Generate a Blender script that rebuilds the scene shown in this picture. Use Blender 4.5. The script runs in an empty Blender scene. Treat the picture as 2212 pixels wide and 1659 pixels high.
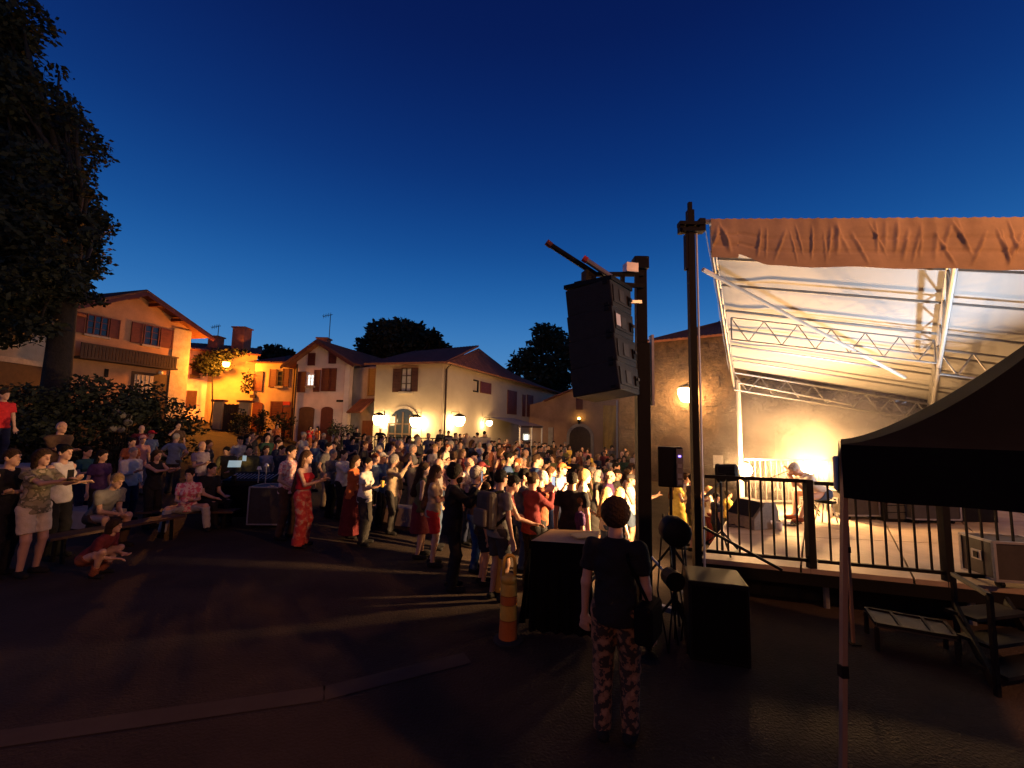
import bpy, math, random
import numpy as np
from mathutils import Vector, Matrix

# ------------------------------------------------------------------ camera, sky, exposure
S = bpy.context.scene
COL = S.collection
R = math.radians
FPX, PW, PH = 928.0, 2212.0, 1659.0          # focal length and frame in photo view pixels
CAM_Z, PITCH, ROLL = 2.2, R(5.7), R(1.2)
cam_d = bpy.data.cameras.new('camera'); cam = bpy.data.objects.new('camera', cam_d); COL.objects.link(cam)
cam_d.sensor_width = 36.0; cam_d.lens = 36.0 * FPX / PW
cam_d.clip_start = 0.05; cam_d.clip_end = 2000
FW = Vector((0, math.cos(PITCH), math.sin(PITCH)))
_r = Vector((1, 0, 0)); _u = Vector((0, -math.sin(PITCH), math.cos(PITCH)))
RT = _r * math.cos(ROLL) + _u * math.sin(ROLL)
UP = _u * math.cos(ROLL) - _r * math.sin(ROLL)
cm = Matrix((( RT.x, UP.x, -FW.x, 0), (RT.y, UP.y, -FW.y, 0), (RT.z, UP.z, -FW.z, CAM_Z), (0, 0, 0, 1)))
cam.matrix_world = cm
S.camera = cam

W = bpy.data.worlds.new('World'); S.world = W; W.use_nodes = True
nt = W.node_tree; nt.nodes.clear()
wo = nt.nodes.new('ShaderNodeOutputWorld'); bg = nt.nodes.new('ShaderNodeBackground')
# dusk sky: physically based sky with the sun well below the horizon, plus the deep blue of twilight by elevation
tc = nt.nodes.new('ShaderNodeTexCoord'); sp = nt.nodes.new('ShaderNodeSeparateXYZ')
nt.links.new(tc.outputs['Generated'], sp.inputs[0])
rp = nt.nodes.new('ShaderNodeValToRGB'); nt.links.new(sp.outputs['Z'], rp.inputs[0])
rp.color_ramp.interpolation = 'B_SPLINE'
stops = [(0.0, (.14, .27, .47)), (.08, (.10, .27, .53)), (.16, (.055, .225, .53)), (.26, (.016, .135, .42)), (.38, (.0045, .068, .285)), (.52, (.0015, .028, .175)), (.70, (.0006, .008, .085)), (1.0, (.0005, .003, .035))]
el = rp.color_ramp.elements
el[0].position, el[0].color = stops[0][0], (*stops[0][1], 1)
el[1].position, el[1].color = stops[-1][0], (*stops[-1][1], 1)
for p_, c_ in stops[1:-1]:
    e_ = el.new(p_); e_.color = (*c_, 1)
sky = nt.nodes.new('ShaderNodeTexSky'); sky.sky_type = 'NISHITA'; sky.sun_disc = False
sky.sun_elevation = R(-3.0); sky.sun_rotation = R(120); sky.altitude = 100
mx = nt.nodes.new('ShaderNodeMixRGB'); mx.blend_type = 'ADD'; mx.inputs[0].default_value = 0.04
nt.links.new(rp.outputs[0], mx.inputs[1]); nt.links.new(sky.outputs[0], mx.inputs[2])
nt.links.new(mx.outputs[0], bg.inputs[0]); bg.inputs[1].default_value = 1.0
nt.links.new(bg.outputs[0], wo.inputs[0])

S.view_settings.view_transform = 'Standard'; S.view_settings.look = 'None'
S.view_settings.exposure = 0.0; S.view_settings.gamma = 1.0
S.cycles.use_denoising = True
try: S.cycles.denoiser = 'OPENIMAGEDENOISE'
except Exception: pass
S.cycles.max_bounces = 6; S.cycles.diffuse_bounces = 3; S.cycles.volume_bounces = 0
S.cycles.sample_clamp_indirect = 4.0
S.cycles.volume_step_rate = 2.0; S.cycles.volume_max_steps = 64

# ------------------------------------------------------------------ pixel to place
def ray(px, py):
    return FW + RT * ((px - PW / 2) / FPX) - UP * ((py - PH / 2) / FPX)
C0 = Vector((0, 0, CAM_Z))
def at_z(px, py, z=0.0):
    d = ray(px, py); return C0 + d * ((z - CAM_Z) / d.z)
def at_y(px, py, Y):
    d = ray(px, py); return C0 + d * (Y / d.y)
def sstep(a, b, x):
    t = min(1, max(0, (x - a) / (b - a))); return t * t * (3 - 2 * t)
def ground_z(x, y):
    h = 0.15 * max(0, -x - 8.5) * sstep(8, 20, y) if x > -26 else 2.6 * sstep(8, 20, y)
    h -= 0.085 * sstep(-3, 3, x) * min(max(0, y - 6.0), 7.0)
    return h

# ------------------------------------------------------------------ mesh helpers
class MB:
    """collects vertices and faces in world space"""
    def __init__(s): s.v = []; s.f = []
    def quad(s, a, b, c, d):
        n = len(s.v); s.v += [tuple(a), tuple(b), tuple(c), tuple(d)]; s.f.append((n, n+1, n+2, n+3)); return s
    def poly(s, pts):
        n = len(s.v); s.v += [tuple(p) for p in pts]; s.f.append(tuple(range(n, n+len(pts)))); return s
    def hexa(s, p):
        """eight corners: bottom ring then top ring"""
        n = len(s.v); s.v += [tuple(q) for q in p]
        for f in ((3,2,1,0),(4,5,6,7),(0,1,5,4),(1,2,6,5),(2,3,7,6),(3,0,4,7)): s.f.append(tuple(n+i for i in f))
        return s
    def box(s, c, sz, rz=0.0, rx=0.0, ry=0.0):
        m = Matrix.Rotation(rz, 3, 'Z') @ Matrix.Rotation(ry, 3, 'Y') @ Matrix.Rotation(rx, 3, 'X')
        c = Vector(c); h = Vector(sz) / 2
        return s.hexa([c + m @ Vector((a*h.x, b*h.y, e*h.z)) for e in (-1, 1) for a, b in ((-1,-1),(1,-1),(1,1),(-1,1))])
    def bar(s, a, b, w, h=None, up=(0,0,1)):
        a = Vector(a); b = Vector(b); d = (b - a).normalized(); u = Vector(up)
        if abs(d.dot(u)) > .98: u = Vector((1, 0, 0))
        x = d.cross(u).normalized() * w / 2; y = d.cross(x).normalized() * (h or w) / 2
        return s.hexa([a-x-y, a+x-y, a+x+y, a-x+y, b-x-y, b+x-y, b+x+y, b-x+y])
    def tube(s, pts, r, n=8, cap=True):
        """pts list of points; r a radius or one per point"""
        pts = [Vector(p) for p in pts]; rs = r if isinstance(r, (list, tuple)) else [r] * len(pts)
        base = len(s.v); prev = None
        for i, p in enumerate(pts):
            d = (pts[min(i+1, len(pts)-1)] - pts[max(i-1, 0)]).normalized()
            if prev is None:
                u = Vector((0, 0, 1)) if abs(d.z) < .9 else Vector((1, 0, 0))
                x = d.cross(u).normalized()
            else:
                x = (prev - d * prev.dot(d)).normalized()
            prev = x; y = d.cross(x)
            for k in range(n):
                a = 2 * math.pi * k / n
                s.v.append(tuple(p + (x * math.cos(a) + y * math.sin(a)) * rs[i]))
        for i in range(len(pts) - 1):
            for k in range(n):
                a = base + i*n + k; b = base + i*n + (k+1) % n
                s.f.append((a, b, b+n, a+n))
        if cap:
            s.f.append(tuple(base + k for k in range(n))[::-1]); e = base + (len(pts)-1)*n
            s.f.append(tuple(e + k for k in range(n)))
        return s
    def lathe(s, c, prof, n=16, cap=True):
        """prof: list of (radius, z) about a vertical axis at c"""
        return s.tube_prof(Vector(c), prof, n, cap)
    def tube_prof(s, c, prof, n, cap):
        base = len(s.v)
        for r, z in prof:
            for k in range(n):
                a = 2*math.pi*k/n; s.v.append((c.x + r*math.cos(a), c.y + r*math.sin(a), c.z + z))
        for i in range(len(prof)-1):
            for k in range(n):
                a = base+i*n+k; b = base+i*n+(k+1) % n; s.f.append((a, b, b+n, a+n))
        if cap:
            s.f.append(tuple(base+k for k in range(n))[::-1]); e = base+(len(prof)-1)*n; s.f.append(tuple(e+k for k in range(n)))
        return s
    def obj(s, name, mat, parent=None, smooth=False, bevel=0.0):
        o = Vector((0, 0, 0)) if parent is None else wloc(parent)
        me = bpy.data.meshes.new(name)
        me.from_pydata([(v[0]-o.x, v[1]-o.y, v[2]-o.z) for v in s.v], [], s.f)
        me.update()
        if smooth: me.polygons.foreach_set('use_smooth', [True]*len(me.polygons))
        ob = bpy.data.objects.new(name, me); COL.objects.link(ob)
        if mat: me.materials.append(mat)
        if parent is not None: ob.parent = parent
        if bevel:
            m = ob.modifiers.new('bevel', 'BEVEL'); m.width = bevel; m.segments = 2; m.limit_method = 'ANGLE'
        return ob
def wloc(o):
    v = Vector(o.location)
    while o.parent is not None:
        o = o.parent; v = v + Vector(o.location)
    return v
def tag(o, label, cat, group=None, kind=None):
    if label: o['label'] = label
    if cat: o['category'] = cat
    if group: o['group'] = group
    if kind: o['kind'] = kind
    return o
def thing(name, loc, label, cat, group=None):
    e = bpy.data.objects.new(name, None); COL.objects.link(e); e.location = loc; e.empty_display_size = .2
    return tag(e, label, cat, group)
def structure(o): o['kind'] = 'structure'; return o
def lamp(name, kind, loc, energy, color, parent=None, radius=.05, target=None, angle=90, blend=.5):
    l = bpy.data.lights.new(name, kind); l.energy = energy; l.color = color
    if kind in ('POINT', 'SPOT'): l.shadow_soft_size = radius
    if kind == 'SPOT': l.spot_size = R(angle); l.spot_blend = blend
    o = bpy.data.objects.new(name, l); COL.objects.link(o)
    o.location = Vector(loc) - (wloc(parent) if parent is not None else Vector((0, 0, 0)))
    if parent is not None: o.parent = parent
    if target is not None:
        o.rotation_euler = (Vector(target) - Vector(loc)).to_track_quat('-Z', 'Y').to_euler()
    return o

# ------------------------------------------------------------------ materials
MATS = {}
def mat(name, col, rough=.8, metal=0.0, var=.0, scale=3.0, bump=0.0, bscale=None, emit=None, estr=0.0, spec=.3, col2=None, trans=0.0, alpha=1.0):
    if name in MATS: return MATS[name]
    m = bpy.data.materials.new(name); m.use_nodes = True; n = m.node_tree.nodes; L = m.node_tree.links
    b = n['Principled BSDF']
    b.inputs['Base Color'].default_value = (*col, 1); b.inputs['Roughness'].default_value = rough
    b.inputs['Metallic'].default_value = metal; b.inputs['Specular IOR Level'].default_value = spec
    if trans: b.inputs['Transmission Weight'].default_value = trans
    if alpha < 1: b.inputs['Alpha'].default_value = alpha
    if emit:
        b.inputs['Emission Color'].default_value = (*emit, 1); b.inputs['Emission Strength'].default_value = estr
    if var or bump:
        t = n.new('ShaderNodeTexCoord'); nz = n.new('ShaderNodeTexNoise'); nz.inputs['Scale'].default_value = scale
        nz.inputs['Detail'].default_value = 6; nz.inputs['Roughness'].default_value = .65
        L.new(t.outputs['Object'], nz.inputs['Vector'])
        if var:
            r = n.new('ShaderNodeValToRGB'); L.new(nz.outputs[0], r.inputs[0])
            c2 = col2 or tuple(c * (1 - var) for c in col)
            r.color_ramp.elements[0].position = .32; r.color_ramp.elements[1].position = .68
            r.color_ramp.elements[0].color = (*c2, 1); r.color_ramp.elements[1].color = (*col, 1)
            L.new(r.outputs[0], b.inputs['Base Color'])
        if bump:
            n2 = n.new('ShaderNodeTexNoise'); n2.inputs['Scale'].default_value = bscale or scale * 4; n2.inputs['Detail'].default_value = 5
            L.new(t.outputs['Object'], n2.inputs['Vector'])
            bp = n.new('ShaderNodeBump'); bp.inputs['Strength'].default_value = bump; bp.inputs['Distance'].default_value = .03
            L.new(n2.outputs[0], bp.inputs['Height']); L.new(bp.outputs[0], b.inputs['Normal'])
    MATS[name] = m; return m

M_asphalt = mat('asphalt', (.042, .029, .021), .85, var=.6, scale=.9, bump=.6, bscale=42, spec=.2)
M_mark = mat('worn_road_paint', (.054, .040, .030), .85, var=.75, scale=1.6, col2=(.036, .025, .018))
M_black = mat('black_metal', (.008, .0075, .0075), .6, spec=.12, var=.3, scale=8)
M_blackcloth = mat('black_cloth', (.0065, .006, .006), .95, var=.3, scale=6, spec=.05)
M_galv = mat('galvanised_steel', (.42, .42, .43), .42, metal=.8, var=.25, scale=9)
M_white_metal = mat('white_metal', (.7, .69, .67), .5, var=.15, scale=6)
M_tile = mat('roof_tile', (.23, .085, .05), .85, var=.5, scale=2.2, bump=.4, bscale=12)
M_shutter = mat('oxblood_shutter', (.13, .032, .026), .6, var=.35, scale=4)
M_shutter_b = mat('brown_shutter', (.10, .045, .03), .6, var=.35, scale=4)
M_wood = mat('dark_wood', (.07, .04, .025), .7, var=.4, scale=5)
M_glass_dark = mat('dark_window_glass', (.02, .025, .03), .08, spec=.6)
M_leaf = mat('leaf', (.020, .025, .011), .75, var=.5, scale=1.2)
M_leaf_dark = mat('evergreen_leaf', (.018, .026, .014), .8, var=.5, scale=1.0)
M_bark = mat('bark', (.030, .023, .018), .95, var=.5, scale=4, bump=.8, bscale=14)
# ------------------------------------------------------------------ ground
def axis(lo, hi, step, far):
    a = list(np.arange(lo, hi + 1e-6, step))
    out = []; d = step; x = lo
    while x > -far: d *= 1.7; x -= d; out.append(x)
    out2 = []; d = step; x = hi
    while x < far: d *= 1.7; x += d; out2.append(x)
    return out[::-1] + a + out2
def build_ground():
    xs, ys = axis(-30, 24, 1.0, 700), axis(-6, 50, 1.0, 900)
    b = MB()
    for y in ys:
        for x in xs: b.v.append((x, y, ground_z(x, y)))
    n = len(xs)
    for j in range(len(ys)-1):
        for i in range(n-1): b.f.append((j*n+i, j*n+i+1, (j+1)*n+i+1, (j+1)*n+i))
    structure(b.obj('ground', M_asphalt, smooth=True))
build_ground()
def ground_strip(name, pix, w):
    """painted line through photo points on the flat near ground"""
    b = MB(); P = [at_z(*p, 0.005) for p in pix]
    for i in range(len(P)-1):
        d = (P[i+1]-P[i]).normalized(); s = Vector((-d.y, d.x, 0)) * w/2
        b.quad(P[i]-s, P[i]+s, P[i+1]+s, P[i+1]-s)
    return structure(b.obj(name, M_mark))
ground_strip('road_marking', [(-120, 1612), (700, 1497), (1010, 1420)], .20)

# ------------------------------------------------------------------ facades
def c1(x, y): return (x/2.7657/1.4756, (800 + y/2.7657)/1.4756)
def c2(x, y): return ((550 + x/3.16)/1.4756, (950 + y/3.16)/1.4756)
def c3(x, y): return ((1100 + x/2.765)/1.4756, (950 + y/2.765)/1.4756)
class Facade:
    def __init__(s, pxa, Ya, pxb, Yb, py=900):
        a, b = at_y(pxa, py, Ya), at_y(pxb, py, Yb)
        s.a = Vector((a.x, a.y, 0)); d = Vector((b.x-a.x, b.y-a.y, 0)); s.L = d.length; s.u = d.normalized()
        s.n = Vector((s.u.y, -s.u.x, 0))
        if s.n.dot(Vector((-a.x, -a.y, 0))) < 0: s.n = -s.n
    def P(s, u, z, o=0.0): return s.a + s.u*u + s.n*o + Vector((0, 0, z))
    def uz(s, px, py):
        d = ray(px, py); t = (s.a - C0).dot(s.n) / d.dot(s.n); q = C0 + d*t
        return ((q - s.a).dot(s.u), q.z)
    def rect(s, p, q):
        """photo corners top-left, bottom-right -> u0,u1,z0,z1 (averaged over the perspective)"""
        u0, z1 = s.uz(*p); u1, z0 = s.uz(*q); return min(u0, u1), max(u0, u1), min(z0, z1), max(z0, z1)
    def slab(s, b, u0, u1, z0, z1, o0, o1):
        return b.hexa([s.P(u0, z0, o1), s.P(u1, z0, o1), s.P(u1, z0, o0), s.P(u0, z0, o0), s.P(u0, z1, o1), s.P(u1, z1, o1), s.P(u1, z1, o0), s.P(u0, z1, o0)])
    def part(s, name, mt, parent, u0, u1, z0, z1, o0, o1, bevel=0):
        b = MB(); s.slab(b, u0, u1, z0, z1, o0, o1); return b.obj(name, mt, parent, bevel=bevel)
def shutter(F, parent, u0, u1, z0, z1, m, slats=True, o=.02):
    f = F.part('shutter', m, parent, u0, u1, z0, z1, o, o+.035)
    b = MB(); n = max(3, int((z1-z0)/.16)); w = (u1-u0)*.1
    F.slab(b, u0, u0+w, z0, z1, o+.036, o+.06); F.slab(b, u1-w, u1, z0, z1, o+.036, o+.06)
    for k in range(n):
        z = z0 + (z1-z0)*(k+.2)/n; F.slab(b, u0+w+.004, u1-w-.004, z, z+.05, o+.036, o+.055)
    b.obj('louvre', m, f)
    return f
def window(F, parent, u0, u1, z0, z1, mf, pane, nx=2, nz=3, o=.015, sill=True):
    w = F.part('window', pane, parent, u0, u1, z0, z1, o, o+.02)
    b = MB(); t = .055
    for (a, c, e, g) in ((u0, u1, z0, z0+t), (u0, u1, z1-t, z1)): F.slab(b, a, c, e, g, o+.022, o+.07)
    for k in range(nx+1):
        u = u0 + (u1-u0-t)*k/nx; F.slab(b, u, u+t, z0+t+.002, z1-t-.002, o+.022, o+.068)
    b.obj('window_frame', mf, w)
    b = MB()
    for k in range(1, nz):
        z = z0 + (z1-z0)*k/nz; F.part('glazing_bar', mf, w, u0+t+.002, u1-t-.002, z-.02, z+.02, o+.022, o+.05)
    if sill: F.part('sill', M_stone, w, u0-.1, u1+.1, z0-.12, z0-.005, 0.002, .16)
    return w
def arch_pts(u0, u1, z0, z1, k=9, flat=.5):
    r = (u1-u0)/2; c = (u0+u1)/2; zs = z1 - r*flat*2*.5
    return [(u0, z0), (u1, z0)] + [(c + r*math.cos(math.pi*i/k), zs + (z1-zs)*math.sin(math.pi*i/k)) for i in range(k+1)]
def arched(F, name, m, parent, u0, u1, z0, z1, o0, o1, flat=1.0):
    pts = arch_pts(u0, u1, z0, z1, 10, flat); b = MB()
    A = [F.P(u, z, o1) for u, z in pts]; B = [F.P(u, z, o0) for u, z in pts]; n = len(pts)
    b.v = [tuple(p) for p in A+B]; b.f = [tuple(range(n)), tuple(range(2*n-1, n-1, -1))] + [(i, (i+1) % n, n+(i+1) % n, n+i) for i in range(n)]
    return b.obj(name, m, parent)
def roof(name, parent, e0, e1, r0, r1, m=None, step=.24, amp=.035, th=.10):
    """barrel tiled slope between eave e0-e1 and ridge r0-r1"""
    e0, e1, r0, r1 = (Vector(v) for v in (e0, e1, r0, r1)); b = MB()
    L = (e1-e0).length; n = max(4, int(L/step)*4); nrm = (e1-e0).cross(r0-e0).normalized()
    if nrm.z < 0: nrm = -nrm
    for i in range(n+1):
        t = i/n; w = nrm * (amp*abs(math.sin(math.pi*t*L/step)))
        a = e0.lerp(e1, t); c = r0.lerp(r1, t)
        b.v += [tuple(a+w), tuple(c+w), tuple(a-nrm*th), tuple(c-nrm*th)]
    for i in range(n):
        k = i*4; b.f += [(k, k+4, k+5, k+1), (k+2, k+3, k+7, k+6), (k, k+2, k+6, k+4), (k+1, k+5, k+7, k+3)]
    b.f += [(0, 1, 3, 2), (n*4, n*4+2, n*4+3, n*4+1)]
    return b.obj(name, m or M_tile, parent)
def wall_poly(F, name, m, parent, pts, th=.35):
    """pts list of (u,z); extruded back from the facade plane"""
    b = MB(); A = [F.P(u, z, 0) for u, z in pts]; B = [F.P(u, z, -th) for u, z in pts]; n = len(pts)
    b.v = [tuple(p) for p in A+B]; b.f = [tuple(range(n)), tuple(range(2*n-1, n-1, -1))] + [(i, (i+1) % n, n+(i+1) % n, n+i) for i in range(n)]
    return b.obj(name, m, parent)
def chimney(parent, x, y, z0, z1, w, m):
    c = MB().box((x, y, (z0+z1)/2), (w, w, z1-z0)).obj('chimney', m, parent)
    MB().box((x, y, z1+.05), (w+.16, w+.16, .1)).obj('chimney_cap', m, c)
    return c
def antenna(parent, x, y, z0, z1):
    b = MB().tube([(x, y, z0), (x, y, z1)], .025, 6); b.bar((x-.55, y, z1-.15), (x+.15, y, z1+.02), .025)
    for k in range(4):
        q = Vector((x-.5+.17*k, y, z1-.13+.045*k)); b.bar(q+Vector((0, -.2, 0)), q+Vector((0, .2, 0)), .018); b.bar(q+Vector((0,0,-.16)), q+Vector((0,0,.16)), .018)
    return b.obj('antenna', M_black, parent)
def wall_lantern(name, loc, n, label, energy, color, estr, size=.16, up=False, group=None, lz=-.0):
    """iron wall lantern hung on a bracket; n is the wall normal, loc the centre of the light"""
    loc = Vector(loc); t = thing(name, loc - n*(size+.3), label, 'lamp', group)
    w = loc - n*(size+.3)
    MB().tube([w+Vector((0, 0, .1)), w+n*.12+Vector((0, 0, size+.16)), loc+Vector((0, 0, size+.14)), loc+Vector((0, 0, size+.02))], .018, 6).obj('bracket', M_black, t)
    MB().lathe(loc, [(size*.25, size*1.15), (size*1.05, size*.72), (size*1.05, size*.66), (size*.2, size*.64)], 8).obj('lantern_cap', M_black, t)
    g = mat('lit_%s_%d' % (name, len(MATS)), (.9, .85, .7), .3, emit=color, estr=estr)
    MB().lathe(loc, [(size*.3, -size*.95), (size*.62, -size*.8), (size*.95, .0), (size*.88, size*.6), (size*.3, size*.63)], 12).obj('lantern_glass', g, t, smooth=True)
    lamp('lamp_light', 'POINT', loc + n*(size*1.0+.12) + Vector((0, 0, lz)), energy*.55, color, t, radius=size*.8)
    lamp('wall_glow', 'POINT', loc - n*(size+.06) + Vector((0, 0, lz-.05)), energy*.6, color, t, radius=.1)
    return t

M_stone = mat('pale_stone', (.42, .36, .29), .9, var=.35, scale=3, bump=.4)
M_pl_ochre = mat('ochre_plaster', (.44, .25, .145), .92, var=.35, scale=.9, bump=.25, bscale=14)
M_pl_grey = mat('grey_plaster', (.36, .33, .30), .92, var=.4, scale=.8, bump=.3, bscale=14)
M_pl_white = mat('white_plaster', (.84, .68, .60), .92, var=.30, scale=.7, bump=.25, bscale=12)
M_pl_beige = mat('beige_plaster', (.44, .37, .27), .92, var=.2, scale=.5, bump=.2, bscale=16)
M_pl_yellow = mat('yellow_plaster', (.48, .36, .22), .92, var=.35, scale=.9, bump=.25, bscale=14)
M_rubble = mat('rubble_stone', (.125, .085, .054), .95, var=.7, scale=2.6, bump=1.0, bscale=7)
M_curtain = mat('pale_curtain', (.45, .42, .38), .9, var=.3, scale=6)
M_brick = mat('chimney_brick', (.28, .13, .09), .9, var=.4, scale=4)
SOD = (1.0, .285, .022); WARM = (1.0, .62, .26)

# ---- house on the left, behind the big tree trunk
def house_left_far():
    F = Facade(-70, 18.5, 122, 22.5); gz = 1.6
    t = thing('house', F.P(F.L/2, gz), 'grey rendered house half hidden behind the big tree at the left edge', 'house', 'village houses')
    zt = F.uz(60, 655)[1]
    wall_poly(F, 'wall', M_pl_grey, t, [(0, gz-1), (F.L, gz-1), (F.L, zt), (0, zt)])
    u0, u1, z0, z1 = F.rect((-40, 775), (76, 905)); F.part('garage_opening', M_wood, t, u0, u1, gz-.5, z1, .01, .06)
    F.part('lintel', M_stone, t, u0-.2, u1+.2, z1, z1+.25, .01, .12)
    u0, u1, z0, z1 = F.rect((20, 690), (55, 735)); shutter(F, t, u0, u1, z0, z1, M_shutter_b)
    u, _ = F.uz(121, 700); b = MB().tube([F.P(u-.15, gz-.5, .1), F.P(u-.15, zt-.1, .1)], .05, 8); b.obj('downpipe', M_white_metal, t)
    roof('roof', t, F.P(-.5, zt+.05, .6), F.P(F.L+.3, zt+.05, .6), F.P(-.5, zt+1.5, -3.5), F.P(F.L+.3, zt+1.5, -3.5))
house_left_far()

# ---- big gabled house lit orange
def house_gable_orange():
    F = Facade(132, 22.5, 394, 28.5); gz = 2.0; B = 9.0
    t = thing('house', F.P(F.L/2, gz), 'orange lit gabled house with oxblood shutters and a dark wooden balcony', 'house', 'village houses')
    ur, ze = F.uz(*c1(1590, 660)); ul, zl = 0.0, F.uz(*c1(560, 470))[1]; ua, za = F.uz(*c1(1200, 372))
    ze = zl = (ze*1.0 + zl)/2 if abs(ze-zl) < 2 else ze
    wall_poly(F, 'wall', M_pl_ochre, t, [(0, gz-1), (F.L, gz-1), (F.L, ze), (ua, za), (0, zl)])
    MB().hexa([F.P(F.L-.35, gz-1, 0-.36), F.P(F.L, gz-1, -.36), F.P(F.L, gz-1, -B), F.P(F.L-.35, gz-1, -B), F.P(F.L-.35, ze, -.36), F.P(F.L, ze, -.36), F.P(F.L, ze, -B), F.P(F.L-.35, ze, -B)]).obj('side_wall', M_pl_ochre, t)
    ov = .95; sl = (za-ze)/(F.L-ua); sl2 = (za-zl)/ua
    r1 = roof('roof_slope', t, F.P(F.L+ov, ze-sl*ov+.12, ov), F.P(F.L+ov, ze-sl*ov+.12, -B), F.P(ua, za+.14, ov), F.P(ua, za+.14, -B))
    roof('roof_slope', t, F.P(-ov, zl-sl2*ov+.12, ov), F.P(-ov, zl-sl2*ov+.12, -B), F.P(ua, za+.14, ov), F.P(ua, za+.14, -B))
    for s, (ue, z_e, k) in enumerate(((F.L+ov, ze-sl*ov, sl), (-ov, zl-sl2*ov, sl2))):
        b = MB(); A, C = F.P(ue, z_e-.12, ov+.003), F.P(ua, za-.1, ov+.003); b.bar(A, C, .05, .2); b.obj('bargeboard', M_shutter, t)
    for k in (0.18, .42, .62, .82):
        u = ua*(k/.5) if k < .5 else ua+(F.L-ua)*((k-.5)/.5); z = (zl + (za-zl)*u/ua) if u < ua else za-(u-ua)*sl
        F.part('purlin', M_shutter, t, u-.09, u+.09, z-.27, z-.07, .002, ov-.05)
    u, z = F.uz(*c1(1460, 470)); q = F.P(u, z, -2); chimney(t, q.x, q.y, z-1.2, z+.25, .7, M_brick)
    for (a, b_, c), (k0, k1, nx) in ((((668, 530), (660, 712), (1062, 600)), (.24, .27, 3)), (((1163, 622), (1150, 802), (1525, 760)), (.28, .36, 2))):
        u0, z1 = F.uz(*c1(*a)); _, z0 = F.uz(*c1(*b_)); u1, _ = F.uz(*c1(*c)); w = u1-u0
        window(F, t, u0+w*k0, u1-w*k1, z0, z1, M_shutter, M_glass_dark, nx, 3)
        shutter(F, t, u0, u0+w*(k0-.03), z0, z1, M_shutter); shutter(F, t, u1-w*(k1-.03), u1, z0, z1, M_shutter)
    u0, u1, z0, z1 = F.rect(c1(630, 830), c1(1490, 1010)); zc = (z0+z1)/2
    bal = F.part('balcony', M_wood, t, u0, u1, zc-.50, zc-.40, .0, .8)
    b = MB(); F.slab(b, u0, u1, zc+.24, zc+.33, .72, .80); b.obj('balcony_rail', M_wood, bal)
    n = int((u1-u0)/.16)
    for k in range(n): F.part('balcony_board', M_wood, bal, u0+k*.16, u0+k*.16+.13, zc-.397, zc+.24, .74, .78)
    ub, _ = F.uz(*c1(1500, 1000)); F.part('corner_pilaster', M_stone, t, ub, F.L+.03, gz-1, ze-.1, .003, .08)
    u0, u1, z0, z1 = F.rect(c1(1185, 1075), c1(1335, 1270)); 
    d = F.part('doorway', M_wood, t, u0-.15, u1+1.25, gz-.6, z1+.1, .004, .03)
    for k in range(9): F.part('curtain_strip', M_curtain, d, u0+(u1-u0)*k/9, u0+(u1-u0)*(k+.8)/9, gz-.3, z1-.08, .05, .07+.02*(k % 2))
    u, z = F.uz(*c1(1400, 1075)); MB().lathe(F.P(u, z-.1, .15), [(.05, 0), (.14, .06), (.12, .2), (.03, .24)], 10).obj('porch_lamp', M_white_metal, t)
    u, z = F.uz(*c1(935, 1070)); F.part('wall_ornament', M_black, t, u-.1, u+.1, z-.25, z+.2, .01, .07, bevel=.03)
house_gable_orange()

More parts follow.
